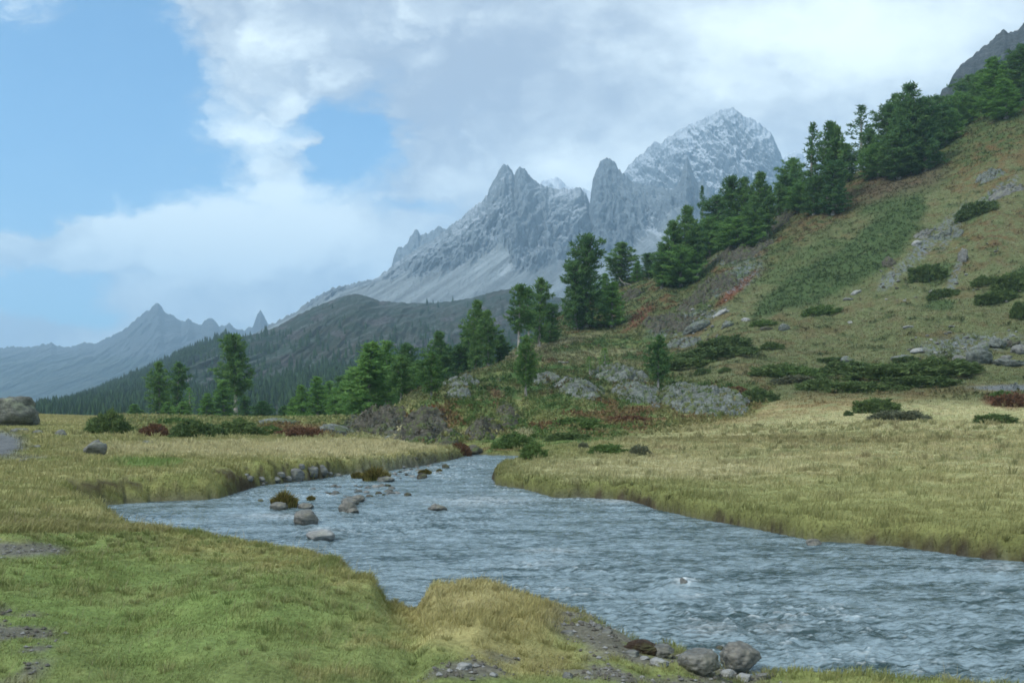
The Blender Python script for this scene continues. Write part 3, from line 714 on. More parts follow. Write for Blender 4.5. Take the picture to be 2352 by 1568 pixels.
def pine_proto(seed, H=10., R=1.9, base=.06, shape='column', nb=80, nt=17, up=.55, tuft=.36, gap=0., tops=1):
    """returns (trunk mesh data, crown mesh data), 10 m tall"""
    r = np.random.default_rng(seed)
    cen, dirs, limbs = [], [], []
    stems = [(0., 0., 1.)] + [(r.uniform(-.5, .5)*R, r.uniform(-.5, .5)*R, r.uniform(.72, .92)) for _ in range(tops-1)]
    lob = r.uniform(0, 6.28, 3)
    bend = r.uniform(-.25, .25, 2)
    for (sx, sy, sh) in stems:
        nbs = int(nb*sh) if tops > 1 else nb
        for i in range(nbs):
            t = (i + r.random())/nbs; h = base + (1-base)*t**.92
            if gap and r.random() < gap*(1 - .5*t): continue
            if shape == 'column': pr = min(1, .55 + 2.2*t)*(1 - t**3.2)**.62*1.12*(.86 + .2*math.sin(9*t + lob[0]))
            elif shape == 'cone': pr = (1-t)**.6*min(1, .75 + 3*t)*1.05
            elif shape == 'egg': pr = math.sin(math.pi*min(1, .12 + .88*t)**.75)**.7*1.02 if t < .98 else .2
            else: pr = (1-t)**.75*(1.05+.25*math.sin(23*t))
            L = max(.22, R*pr*r.uniform(.62, 1.12)*(1 + .13*math.sin(3*i*2.4 + lob[1])))
            if tops > 1: L *= .78
            az = i*2.39996 + r.uniform(-.5, .5)
            pitch = (-.15 + up*t*1.3) + r.uniform(-.18, .18)
            c, s = math.cos(az), math.sin(az)
            h0 = h*H*sh
            ox, oy = sx*min(1, h*2.2) + bend[0]*h*h, sy*min(1, h*2.2) + bend[1]*h*h
            ncl = max(2, int(L*3.4))
            pts = []
            for k in range(ncl):
                f = .22 + .78*(k + r.random()*.8)/ncl if k else .2
                f = min(f, 1.02)
                p = np.array([ox + c*L*f, oy + s*L*f, h0 + L*f*math.tan(pitch) + .16*L*f*f])
                cen.append(p + r.normal(size=3)*.10); dirs.append([c*.75, s*.75, .55 + .4*t])
            if L > .9 and r.random() < .5:
                limbs.append(([ox, oy, h0], [ox + c*L*.8, oy + s*L*.8, h0 + L*.8*math.tan(pitch) + .1*L]))
        for k in range(6):
            cen.append(np.array([sx + bend[0]*.9 + r.normal()*.05, sy + bend[1]*.9 + r.normal()*.05, H*sh*(.955 + .05*k/6)])); dirs.append([0, 0, 1.2])
    V, Fc = clump_tris(np.array(cen), np.array(dirs), nt, tuft, .15, .30, r)
    tv, tf = [], []; off = 0
    for (sx, sy, sh) in stems:
        hs_ = np.linspace(-.03, .94, 9)
        pts = [[sx*min(1, max(h,0)*2.2) + bend[0]*h*h, sy*min(1, max(h,0)*2.2) + bend[1]*h*h, h*H*sh] for h in hs_]
        v, f = tube(pts, [(.20*(1-h*.93) + (.07 if h < .02 else 0))*(1 if tops == 1 else .85) for h in hs_])
        tv.append(v); tf.append(f + off); off += len(v)
    for a, b in limbs:
        a, b = np.array(a), np.array(b)
        v, f = tube([a, (a+b)/2 + [0, 0, -.04], b], [.055, .035, .012], 5); tv.append(v); tf.append(f + off); off += len(v)
    return (np.concatenate(tv), np.concatenate(tf)), (V, Fc)

PROTO = {}
def proto(key, mat, **kw):
    tr, cr = pine_proto(**kw)
    a = mesh_obj('trunk', tr[0], tr[1], M_bark); b = mesh_obj('crown', cr[0], cr[1], mat, False)
    PROTO[key] = (a.data, b.data, kw.get('R', 1.9))
    bpy.data.objects.remove(a); bpy.data.objects.remove(b)
proto('pineA', M_pine, seed=1, R=1.75, base=.05, nb=95)
proto('pineB', M_pine, seed=2, R=1.6, base=.10, nb=85, gap=.12)
proto('pineC', M_pine2, seed=3, R=1.9, base=.02, nb=100)
proto('tall', M_pine, seed=4, R=1.75, base=.27, nb=100, gap=.06)
proto('bare', M_pine, seed=5, R=1.7, base=.36, nb=75, gap=.22)
proto('multi', M_pine2, seed=6, R=2.3, base=.02, nb=75, tops=3, shape='egg')
proto('twin', M_pine, seed=7, R=2.1, base=.03, nb=80, tops=2)
proto('cone', M_young, seed=8, R=1.9, base=.02, nb=95, shape='cone', up=.35)
proto('cone2', M_young, seed=9, R=2.2, base=.03, nb=90, shape='egg', up=.4)
proto('young', M_pine, seed=10, R=2.1, base=.20, nb=80, shape='egg', up=.6)
proto('airy', M_pine2, seed=12, R=2.2, base=.06, nb=46, shape='spruce', up=.1, nt=12, gap=.12)
proto('larch', M_larch, seed=13, R=2.0, base=.03, nb=95, shape='cone', up=.25, nt=18, tuft=.30)
proto('spindly', M_larch, seed=14, R=1.2, base=.35, nb=34, shape='egg', up=.2, nt=9, tuft=.26)
proto('bushy', M_young, seed=15, R=3.4, base=.02, nb=110, shape='egg', up=.5)

def tree(key, u, vb, vt, w, label, d=None, name='pine_tree', cat='pine tree', group=None):
    p, d = place(u, vb, d)
    H = (vb - vt)*d/F
    if abs(CZ + (HOR-vb)*d/F - p[2]) > .6: H = max(1.0, (HOR - vt)*d/F + CZ - p[2])
    R = w*(.60 if key in ('tall','pineB','bare','young') else .78 if key in ('cone','cone2','larch','bushy') else .65)*d/F
    tm, cm, R0 = PROTO[key]
    o = bpy.data.objects.new(name, None); COL.objects.link(o); o.empty_display_size = .5
    o.location = (p[0], p[1], p[2] - .05); o.rotation_euler = (0, 0, random.uniform(0, 6.28))
    s = R/R0; o.scale = (s, s, H/10.2)
    for nm, md in (('trunk', tm), ('crown', cm)):
        c = bpy.data.objects.new(nm, md); COL.objects.link(c); c.parent = o
    tag(o, label, cat, group)
    return o

TR = [
 # the group beyond the left meadow
 ('pineA',366,957,824,50,'dark pine, fuller of the twin pines beside the tall lone pine',135),
 ('pineB',407,957,824,46,'dark slimmer twin pine standing right against its fuller partner',140),
 ('tall',541,960,768,72,'tallest pine beyond the left meadow with bare pale lower trunk',146),
 ('cone',311,959,920,36,'small young pine at the left foot of the dark twin pines',140),
 ('cone',388,961,923,34,'small young pine in front of the dark twin pines',128),
 ('spindly',436,963,891,26,'spindly larch with thin bare trunk right of the twin pines',125),
 ('cone2',420,964,925,32,'low bushy pine at the foot of the spindly larch',124),
 ('larch',474,965,906,34,'pale green young larch midway between twin pines and tall pine',132),
 ('cone',513,966,877,50,'mid-green cone-shaped pine against the left side of the tall pine',133),
 ('pineC',563,962,905,30,'dark low pine tucked behind the bare trunk of the tall pine',155),
 ('cone2',601,960,920,36,'small round pine first to the right of the tall pine',150),
 ('larch',650,962,932,30,'tiny pale larch at the left end of the middle wood edge',150),
 ('larch',672,966,918,28,'small light green larch beside the pale leafy pair',142),
 ('larch',695,964,885,44,'light green larch, left one of the pale leafy pair',140),
 ('larch',730,967,868,52,'light green larch, taller and broader of the pale leafy pair',138),
 ('larch',757,962,875,44,'light green larch behind the pale leafy pair',165),
 ('pineC',787,960,862,44,'dark pine between the pale larches and the big bright cone',160),
 # the wood above the dark ledge
 ('cone',845,968,801,100,'large bright green broad pine above the dark rock ledge',95),
 ('cone',887,950,785,60,'tall pointed pine rising behind the large bright broad pine',112),
 ('young',921,970,815,56,'slim grey green pine with short bare trunk beside the dark gully',90),
 ('pineC',930,935,790,50,'dark pine with ragged top behind the slim grey green pine',125),
 ('pineB',963,905,818,44,'dark narrow pine left behind the oval pine on the knoll edge',110),
 ('young',990,919,808,54,'compact oval pine on the knoll edge with short trunk',None),
 ('pineA',1004,868,761,52,'dark pine behind the compact oval pine',130),
 ('pineC',1053,872,780,52,'dark pine left of the tall close pair on the knoll crest',128),
 ('pineC',1030,872,800,44,'short dark pine in the gap behind the oval pine',132),
 ('pineA',1092,870,700,48,'tall pine, left and higher one of the close pair on the knoll crest',126),
 ('pineA',1121,862,712,46,'tall pine, right one of the close pair on the knoll crest',124),
 ('bare',1191,832,655,60,'tall pine with long bare pale trunk on the knoll crest',122),
 ('bare',1214,822,662,44,'leaning slim pine close behind the bare trunked pine',130),
 ('pineB',1238,812,639,52,'dark ragged pine with the highest top on the knoll crest',135),
 ('young',1207,909,770,50,'single young pine with thin trunk standing alone on the knoll front',None),
 ('young',1511,893,770,50,'single young pine among the grey slabs on the knoll',None),
 ('spindly',1389,860,798,26,'thin scraggly sapling on the pale grass bench',None),
 ('spindly',1354,862,818,18,'tiny scraggly sapling left of the thin one on the grass bench',None),
 ('cone2',812,962,848,54,'light green pine filling the gap left of the large bright broad pine',118),
 ('cone',868,966,830,60,'light green pine tucked against the right of the large bright broad pine',102),
 ('larch',772,966,893,40,'pale larch low between the leafy pair and the dark pine',134),
 ('cone',945,942,842,46,'light green pine between the slim grey green pine and the gully',100),
 ('pineB',1075,868,748,44,'dark pine filling the gap left of the tall close pair',132),
 ('pineA',1150,850,768,44,'lower pine right of the tall close pair on the knoll crest',128),
 ('pineC',1262,792,700,44,'dark low pine right of the bare trunked pine',140),
 ('larch',1385,700,628,40,'small larch squeezed between the big dark pine and dome topped pine',None),
 # hillside
 ('pineC',1345,752,540,76,'big dark pine with high pointed top at the foot of the hillside',None),
 ('pineC',1322,755,602,60,'broad dark pine grown together with the big pointed pine',None),
 ('larch',1404,750,648,52,'pale green larch at the right foot of the big dark pine',None),
 ('pineA',1426,656,558,68,'broad dome topped pine right above the pale larch',None),
 ('larch',1462,648,598,24,'small pale larch on the right of the dome topped pine',None),
 ('pineC',1490,640,582,36,'low dark pine on the skyline between dome topped pine and tall pair',None),
 ('pineA',1543,656,508,54,'dark pine, lower left one of the tall pair on the skyline',None),
 ('pineA',1574,648,474,56,'dark pine, taller right one of the tall pair on the skyline',None),
 ('bushy',1563,658,565,90,'bushy young pine in front of the tall pair on the skyline',None),
 ('airy',1614,560,428,34,'sparse pine with gappy branches at the left of the dense row',None),
 ('pineC',1647,572,448,66,'dense dark pine at the left end of the thick hillside row',None),
 ('pineC',1681,566,406,56,'dense pointed pine in the thick hillside row',None),
 ('pineA',1712,560,408,48,'narrow pine in the middle of the thick hillside row',None),
 ('pineA',1742,556,396,52,'pine with the highest top in the thick hillside row',None),
 ('pineB',1762,548,430,44,'slim pine at the right end of the thick hillside row',None),
 ('bushy',1693,574,498,86,'light green bushy young pine in front of the thick hillside row',None),
 ('pineB',1787,500,424,36,'small pine alone in the gap right of the thick row',None),
 ('bushy',1822,452,364,56,'round bushy pine left below the snag topped pair',None),
 ('airy',1862,475,285,80,'tall pine with drooping thin branches facing the snowy summit',None),
 ('pineA',1901,472,281,56,'tall dense pine beside the drooping thin branched pine',None),
 ('pineA',1921,470,290,46,'slim tall pine at the right side of the tall dense pine',None),
 ('pineC',1912,494,371,62,'dark pine standing in front of the tall dense pine',None),
 ('pineC',1868,494,405,48,'low dark pine under the drooping thin branched pine',None),
 ('airy',1978,362,244,84,'airy spruce with upswept tiers standing alone on the skyline',None),
 ('pineC',2034,392,242,64,'dark pine at the left side of the great hillside clump',None),
 ('pineB',2056,372,215,40,'slender pine rising from the great hillside clump',None),
 ('pineA',1520,662,560,48,'pine at the left foot of the tall skyline pair',None),
 ('pineB',1600,640,520,50,'slender pine right of the tall skyline pair',None),
 ('bushy',1630,590,500,70,'light bushy pine at the left foot of the thick hillside row',None),
 ('pineA',1728,570,450,46,'short pine in front of the thick hillside row',None),
 ('pineC',1806,480,402,46,'dark pine filling the gap before the round bushy pine',None),
 ('bushy',1842,485,420,60,'light bushy pine under the tall drooping pine',None),
 ('pineA',1945,420,330,50,'mid green pine between the dense pair and the lone airy spruce',None),
 ('pineB',1998,385,296,48,'pine at the right foot of the lone airy spruce',None),
 ('bushy',2016,408,330,70,'round light pine at the left foot of the great clump',None),
 ('bushy',2200,300,215,70,'olive bushy pine left of the round pine under the crag',None),
 ('pineA',2255,262,160,56,'pine between the round pine and the tall corner larch',None),
 ('multi',2091,400,194,96,'huge many topped pine in the middle of the great hillside clump',None),
 ('pineC',2125,392,226,70,'dark pine at the right side of the great hillside clump',None),
 ('multi',2064,410,285,86,'broad low pine in front of the great hillside clump',None),
 ('pineC',2152,345,222,50,'dark pine on the slope right of the great hillside clump',None),
 ('bushy',2172,330,250,64,'olive bushy pine between great clump and upper corner trees',None),
 ('pineC',2228,255,172,70,'dark green round pine at the foot of the crag',None),
 ('larch',2286,264,134,76,'yellow green tall larch below the crag near the corner',None),
 ('larch',2310,272,180,60,'yellow green shorter larch in front of the tall corner larch',None),
 ('pineC',2345,238,104,64,'dark pine highest up the slope at the corner',None),
 ('pineC',2322,235,128,44,'dark pine behind the yellow green corner larch',None),
]
for (k, u, vb, vt, w, lab, d) in TR:
    larch = k in ('larch', 'spindly')
    tree(k, u, vb, vt, w, lab, d, 'larch_tree' if larch else ('spruce_tree' if k == 'airy' else 'pine_tree'), 'larch' if larch else 'conifer',
         'larches of the valley' if larch else 'pines of the valley')

# ------------------------------------------------------------------ shrubs
def shrub_mesh(seed, nclump=330, nt=11, leaf=.17, wid=.085):
    r = np.random.default_rng(seed)
    v = r.normal(size=(nclump, 3)); v[:, 2] = np.abs(v[:, 2]); v /= np.linalg.norm(v, axis=1, keepdims=True)
    k = 1 + .55*fbm(v[:, 0]*2.3 + seed, v[:, 1]*2.3, v[:, 2]*2, 3)
    rad = (k*(.78 + .22*r.random(nclump)**.5))[:, None]
    cen = v*rad*[1, 1, 1]
    V, Fc = clump_tris(cen, v*.8 + [0, 0, .5], nt, leaf, wid, .12, r)
    return V, Fc
M_jun = mat_leaf('juniper_leaves', (.055,.095,.035), (.115,.165,.055), .3, 2.5)
M_alder = mat_leaf('willow_leaves', (.065,.115,.032), (.11,.175,.05), .25, 2.5)
M_red = mat_leaf('russet_leaves', (.085,.055,.03), (.15,.075,.042), .25, 2.5)
M_grey = mat_leaf('grey_willow_leaves', (.085,.10,.06), (.14,.15,.09), .2, 2.5)
SH = {}
for nm, mt in (('jun', M_jun), ('green', M_alder), ('red', M_red), ('grey', M_grey)):
    SH[nm] = []
    for s in range(3 if nm == 'jun' else 2):
        V, Fc = shrub_mesh(40 + s + 7*len(SH))
        o = mesh_obj('shrub', V, Fc, mt, False); SH[nm].append(o.data); bpy.data.objects.remove(o)

SHN = {'jun': 'juniper_shrub', 'green': 'willow_shrub', 'red': 'bilberry_shrub', 'grey': 'grey_willow_shrub'}
def shrub(kind, u, vb, w, h, label, d=None, rot=0, deep=.6, tiltx=0, group='shrubs of the valley'):
    p, d = place(u, vb, d)
    me = random.choice(SH[kind])
    o = bpy.data.objects.new(SHN[kind], me); COL.objects.link(o)
    w, h = w*(1.2 if d > 75 else 1.08), h*(.8 if d > 75 else .95)
    rx = w*.5*d/F; rz = h*d/F
    ry = max(rz*.8, rx*deep)
    y = p[1] + ry*.7; x = p[0]*y/p[1]
    o.location = (x, y, float(ground_z(x, y)) - .12*rz if d > 75 else p[2] - .1*rz); o.scale = (rx, ry, rz)
    slope = (float(ground_z(x+rx, y)) - float(ground_z(x-rx, y)))/(2*rx)
    o.rotation_euler = (0, -math.atan(slope)*.9, 0)
    tag(o, label, 'shrub', group); return o

SB = [
 ('jun',247,996,92,52,'round dark juniper bush alone on the left meadow'),
 ('red',352,1002,62,30,'brown red bilberry bush right of the round juniper'),
 ('jun',450,1006,110,40,'dark juniper, left half of the low hedge behind the left meadow'),
 ('jun',540,1002,120,38,'dark juniper, right half of the low hedge behind the left meadow'),
 ('green',400,978,110,18,'flat green willow topping the hedge left of the tall pine'),
 ('red',690,1003,110,22,'red brown low bush between hedge and pale slab'),
 ('green',620,998,60,20,'small green bush at the right end of the low hedge'),
 ('green',790,985,30,12,'bright green moss bush on the pale slab'),
 ('jun',64,945,40,22,'juniper bush behind the big boulder on the meadow edge'),
 ('jun',30,944,36,20,'small juniper peeping over the big boulder'),
 ('jun',225,955,26,18,'tiny conifer bush above the round juniper'),
 ('jun',160,950,60,10,'flat juniper strip on the left horizon rise'),
 ('green',1225,1054,56,36,'round green willow bush beside the river bend'),
 ('green',1395,1042,80,22,'grey green willow bush low in the straw meadow'),
 ('grey',1470,1046,46,24,'grey willow bush right of the low one in straw meadow'),
 ('grey',1340,1030,24,14,'tiny grey bush at the left end of the straw meadow'),
 ('jun',1663,808,104,40,'rounded juniper, upper left mound above the knoll'),
 ('jun',1640,828,150,30,'wide juniper below the rounded upper mound'),
 ('jun',1585,828,100,20,'flat juniper left of the wide mound'),
 ('jun',1570,850,115,26,'flat juniper on the grass behind the single slab pine'),
 ('jun',1772,806,44,18,'small juniper right of the rounded upper mound'),
 ('jun',1726,814,20,10,'tiny juniper clump between two mounds'),
 ('jun',1664,856,24,11,'tiny juniper clump below the wide mound'),
 ('jun',1612,862,30,15,'little juniper clump above the whaleback outcrop'),
 ('jun',1795,866,120,34,'juniper mound at the left tip of the broad thicket'),
 ('green',1835,868,100,30,'olive willow on the left shoulder of the broad thicket'),
 ('jun',1945,860,130,38,'juniper mound in the upper middle of the broad thicket'),
 ('jun',1880,896,90,34,'dark juniper at the lower left of the broad thicket'),
 ('jun',1965,902,120,30,'juniper mound at the lower middle of the broad thicket'),
 ('grey',1820,880,80,18,'greyish low shrub under the olive willow'),
 ('jun',2045,874,190,40,'widest juniper mound of the broad thicket'),
 ('jun',2135,868,160,44,'tall juniper mound at the right of the broad thicket'),
 ('jun',2195,858,90,30,'juniper mound at the right tip of the broad thicket'),
 ('jun',2110,890,150,28,'low juniper along the right foot of the broad thicket'),
 ('jun',1910,832,60,16,'small juniper just above the broad thicket'),
 ('jun',2078,838,50,16,'small juniper by the flat grey stones'),
 ('jun',2060,898,50,14,'small dark juniper below the broad thicket'),
 ('jun',2010,948,100,34,'dark dome juniper alone in the russet grass'),
 ('grey',2065,966,130,24,'grey leafless bush spreading in front of the dark dome juniper'),
 ('jun',1948,955,20,12,'tiny juniper left of the dark dome juniper'),
 ('jun',2283,972,90,22,'dark low juniper at the meadow edge under the russet bush'),
 ('red',2325,934,80,32,'dark red bilberry bush at the far right of the meadow'),
 ('green',2300,915,60,18,'green willow bush above the dark red bilberry'),
 ('jun',1735,925,80,36,'juniper leaning on the right end of the whaleback outcrop'),
 ('red',1690,912,60,26,'russet bush on the whaleback outcrop'),
 ('green',1883,724,72,26,'light green juniper patch below the great green slope mat'),
 ('green',1750,748,50,18,'bright green cushion shrub near the tilted slabs'),
 ('jun',2130,648,74,44,'dark shrub beside the grey scree hole'),
 ('jun',2165,684,62,24,'lens shaped dark shrub on the open slope'),
 ('jun',2256,660,44,24,'small dark shrub high on the right slope'),
 ('jun',2285,700,80,30,'dark shrub at the lower end of the right edge mat'),
 ('jun',2330,672,90,50,'large dark shrub in the right edge mat'),
 ('jun',2346,736,40,44,'dark shrub below the right edge mat'),
 ('jun',2243,497,80,34,'dark shrub under the upper right rocks'),
 ('jun',1300,1010,90,16,'low juniper mat at the right foot of the knoll'),
 ('green',1180,1030,90,34,'green heath mound beside the dark bend rock'),
 ('red',1055,1038,46,22,'dark red bush at the gully mouth by the river bend'),
 ('green',1040,1014,34,20,'green bush in the dark gully'),
 ('green',1330,985,120,26,'bright green heath mound on the knoll foot'),
 ('red',1450,975,110,22,'russet heath mound at the right knoll foot'),
 ('jun',1590,944,30,12,'dark fringe shrub at the foot of the whaleback'),
 ('green',1100,975,70,22,'leafy green mound above the gully rocks'),
 ('green',1070,935,70,16,'green mound left of the dark cliff face'),
 ('red',1006,950,60,12,'orange red bilberry mound above the gully'),
 ('green',978,958,14,12,'yellow green little bush on the gully rim'),
]
for (k, u, vb, w, h, lab) in SB:
    shrub(k, u, vb, w, h, lab)

# grass tussocks standing in the river
def tuft_mesh(seed, n=900):
    r = np.random.default_rng(seed)
    a = r.uniform(0, 6.28, n); q = r.random(n)**.6
    bx, by = np.cos(a)*q*.7, np.sin(a)*q*.7
    L = (.55 + .6*r.random(n))*(1.1 - .45*q); out = .25 + .75*q
    w = .03
    ang = a + r.normal(size=n)*.5
    tip = np.stack([bx + np.cos(ang)*out*L*.55, by + np.sin(ang)*out*L*.55, L*(.95 - .4*q)], 1)
    mid = np.stack([bx + np.cos(ang)*out*L*.2, by + np.sin(ang)*out*L*.2, L*.62*(1-.2*q)], 1)
    b0 = np.stack([bx - w, by, 0*bx - .08], 1); b1 = np.stack([bx + w, by, 0*bx - .08], 1)
    V = np.stack([b0, b1, mid + [w*.7, 0, 0], mid - [w*.7, 0, 0], tip], 1).reshape(-1, 3)
    i = np.arange(n)*5
    c = np.array((.07,.085,.018))*(1-r.random((n, 1))) + np.array((.20,.15,.05))*r.random((n, 1))
    return V, [np.stack([i, i+1, i+2, i+3], 1), np.stack([i+3, i+2, i+4], 1)], np.repeat(c, 5, 0)
M_tuft = mat_blades('tussock_blades')
def tussock(u, vb, w, h, label, seed):
    d = CZ*F/(vb - HOR); x = (u-CU)*d/F
    V, Fc, c = tuft_mesh(seed)
    o = mesh_obj('grass_tussock', V, Fc, M_tuft, False, c); o.location = (x, d + .1, .02); o.scale = (w*.5*d/F, w*.4*d/F, h*d/F)
    tag(o, label, 'grass tussock', 'grass tussocks in the river')
tussock(650, 1166, 78, 44, 'shaggy green tussock on stones in the middle of the shallows', 1)
tussock(862, 1104, 84, 36, 'long reddish tussock islet near the left bank', 2)
tussock(820, 1098, 40, 16, 'low bright green tussock beside the reddish islet', 3)
tussock(975, 1090, 40, 14, 'small green tussock among far gravel stones', 4)
tussock(712, 1150, 26, 12, 'tiny tussock just right of the shaggy green one', 5)
tussock(1008, 1084, 18, 8, 'very small rusty tussock near the river bend', 6)

# ------------------------------------------------------------------ rocks
M_gr = mat_rock('grey_rock', (.105,.11,.105), (.20,.205,.197))
M_lich = mat_rock('lichen_rock', (.075,.08,.07), (.17,.18,.155), (.19,.215,.14), .8)
M_dark = mat_rock('dark_rock', (.042,.040,.031), (.125,.120,.096), (.065,.085,.03), 1.0)
M_pale = mat_rock('pale_rock', (.22,.23,.23), (.34,.35,.345), (.27,.28,.24), .5)
M_wet = mat_rock('river_rock', (.070,.072,.062), (.16,.16,.142), (.17,.165,.12), .5, 3., .5, .45)
M_slab = mat_rock('slab_rock', (.075,.088,.080), (.20,.222,.208), (.085,.11,.045), .9, 1.0)
RM = {'grey': M_gr, 'lich': M_lich, 'dark': M_dark, 'pale': M_pale, 'wet': M_wet, 'slab': M_slab}

def rock_mesh(seed, sub=4, lump=.35, strata=0., cut=5):
    bm = bmesh.new(); bmesh.ops.create_icosphere(bm, subdivisions=sub, radius=1)
    V = np.array([v.co[:] for v in bm.verts]); Fc = np.array([[v.index for v in f.verts] for f in bm.faces]); bm.free()
    r = np.random.default_rng(seed)
    for _ in range(cut):                                     # flat broken facets
        n = r.normal(size=3); n /= np.linalg.norm(n); o = r.uniform(.55, .9)
        t = V @ n; over = t > o; V[over] -= np.outer((t[over]-o)*.88, n)
    k = 1 + lump*fbm(V[:, 0]*1.1 + seed*3.1, V[:, 1]*1.1, V[:, 2]*1.1, 3) + .10*fbm(V[:, 0]*4 + seed, V[:, 1]*4, V[:, 2]*4, 3)
    V = V*k[:, None]
    if strata:
        s = ridged(V[:, 0]*1.2 + V[:, 2]*.8 + seed, V[:, 1]*1.5, V[:, 2]*5.0, 4)
        V[:, :2] *= (1 + strata*(s[:, None] - .6)); V[:, 2] *= 1 + .5*strata*(s - .6)
    return V, Fc

def rock(name, mat, u, vb, w, h, label, cat='rock', seed=None, d=None, strata=0., deep=.8, sub=4, tilt=0., sink=.3, water=False, group=None, lump=.35, cut=5):
    if water:
        d = CZ*F/(vb - HOR); p = np.array([(u-CU)*d/F, d, 0.])
    else:
        p, d = place(u, vb, d)
    if name in ('rock_outcrop', 'rock_ledge'): sink, deep, lump, h = .52, max(deep, .85), .55, h*.85
    rx = w*.5*d/F; full = h*d/F; rz = full/(2 - 2*sink); ry = max(rx*deep, rz*.7)
    seed = seed if seed is not None else int(u*7 + vb*3)
    V, Fc = rock_mesh(seed, sub, lump, strata, cut)
    V = V*[rx, ry, rz]
    a = math.radians(tilt); x, z = V[:, 0].copy(), V[:, 2].copy()
    V[:, 0] = x*math.cos(a) + z*math.sin(a); V[:, 2] = -x*math.sin(a) + z*math.cos(a)
    o = mesh_obj(name, V, Fc, RM[mat], True)
    y = p[1] + ry*.75; o.location = (p[0]*y/p[1], y, p[2] + rz*(1 - 2*sink))
    tag(o, label, cat, group); return o


OUTZ = []
def outcrop(name, mat, u, vb, w, h, label, cat, tilt):
    """bare rock rising out of the turf and following the slope, with ribs along its bedding"""
    x0, y0, rx, ry = outcrop_area(u, vb, w, h)
    n = 110
    gx, gy = np.meshgrid(np.linspace(-1.18, 1.18, n), np.linspace(-1.18, 1.18, n))
    seed = (u*13 + vb*7) % 97
    X, Y = x0 + gx*rx, y0 + gy*ry
    e = np.sqrt(gx**2 + gy**2) + .30*fbm(X*.5, Y*.5, seed, 3) + .12*fbm(X*1.9, Y*1.9, seed+3., 3)
    dome = np.clip(1 - e**2, 0, 1)**.6
    a = math.radians(-tilt); p = X*math.cos(a) + Y*math.sin(a); q = -X*math.sin(a) + Y*math.cos(a)
    st = ridged(p*.16 + seed, q*1.0, seed*.7, 4) ; blk = ridged(p*.55 + seed, q*1.3, seed*1.3, 4)
    dark = mat == 'dark'
    H = (1.7 if dark else 1.7)*min(1.6, .35 + .16*min(rx, ry*1.5))
    ter = np.floor(st*5)/5*.6 + st*.4
    z = ground_z(X, Y) - .30*smooth(.9, 1.15, e) + dome*H*(.42 + (1.15 if dark else 1.15)*(ter-.5) + (.9 if dark else .5)*(blk-.5))
    z += .04*fbm(X*3, Y*3, seed, 3)*dome
    # gaps filled by turf
    z -= (.35 + .9*H*dome)*smooth(-.06 if dark else .04, .12 if dark else .20, fbm(p*.30, q*.62, seed+11., 3))
    o = mesh_obj(name, np.stack([X-x0, Y-y0, z - z.min()], -1).reshape(-1, 3), grid_faces(n, n), RM[mat], True)
    o.location = (x0, y0, float(z.min())); OUTZ.append((x0, y0, rx*1.18, ry*1.18, z))
    tag(o, label, cat, 'bare rock outcrops'); return o
for o_ in OUTCROPS: outcrop(*o_)
def top_z(x, y):
    z = ground_z(x, y)
    for x0, y0, ax, ay, g in OUTZ:
        k = (np.abs(x-x0) < ax*.98) & (np.abs(y-y0) < ay*.98); n_ = g.shape[0]-1
        i = np.rint((y[k]-y0+ay)/(2*ay)*n_).astype(int); j = np.rint((x[k]-x0+ax)/(2*ax)*n_).astype(int)
        z[k] = np.maximum(z[k], g[i, j])
    return z
build_heath()

# left meadow
rock('boulder','lich',22,978,124,76,'big lichen covered boulder at the left meadow edge','boulder',strata=.1,sink=.15)
rock('boulder','dark',83,974,16,22,'small dark stone against the big lichen boulder','stone',sink=.15)
rock('boulder','grey',218,1046,54,38,'rounded grey boulder lying in the left meadow','boulder',sink=.2)
rock('stone','grey',142,1002,30,16,'small grey stone below the big lichen boulder','stone',sink=.3)
rock('stone','grey',338,1019,32,9,'flat grey stone right of the rounded meadow boulder','stone',sink=.3)
rock('stone','grey',56,1062,24,9,'low stone at the end of the gravel path','stone',sink=.3)
rock('stone','grey',50,992,46,10,'flat pale stone beside the gravel path','stone',sink=.3)
rock('stone','grey',90,996,26,9,'second flat stone right of the gravel path','stone',sink=.3)
rock('stone','grey',80,1028,30,7,'flush grey stone in the grass below the path','stone',sink=.3)
rock('rock_slab','slab',640,975,100,14,'long flat pale slab behind the low juniper hedge','rock slab',strata=.3,sink=.3,deep=.5)
rock('rock_slab','slab',772,1000,100,24,'pale sloping slab at the end of the left meadow','rock slab',strata=.2,sink=.25,deep=.6,tilt=14)
rock('rock_slab','slab',905,1011,44,12,'flat pale slab above the tongue of straw grass','rock slab',sink=.3)
# gully and knoll outcrops
rock('boulder','dark',1086,1050,44,30,'dark pointed rock at the far river bend','rock',sink=.2,strata=.2,cut=9)
rock('stone','grey',1064,1062,32,9,'flat wet slab at the water line of the far bend','stone',sink=.3)
rock('stone','slab',1270,862,26,8,'small pale slab on the grass bench','stone',sink=.3)
rock('stone','grey',1290,835,44,7,'thin grey ledge across the grass bench','stone',sink=.3)
rock('rock_slab','slab',1600,762,64,26,'pale tilted slab field at the slope foot','rock slab',strata=.4,sink=.3,tilt=-28)
rock('rock_slab','pale',1655,722,60,10,'long thin pale slab tilted along the slope','rock slab',sink=.3,tilt=-32)
rock('rock_slab','slab',1668,752,34,12,'grey slab right of the long thin one','rock slab',sink=.3,tilt=-25)
rock('rock_slab','dark',1758,758,34,10,'thin dark slab jutting from the slope grass','rock slab',sink=.3,tilt=-10)
rock('boulder','slab',1800,760,26,17,'single grey block alone on the slope grass','boulder',sink=.2)
rock('stone','pale',1712,738,22,9,'pale stone beside the bright cushion shrub','stone',sink=.3)
rock('stone','pale',1966,676,26,10,'pale flat stone below the great green mat','stone',sink=.25,tilt=-20)
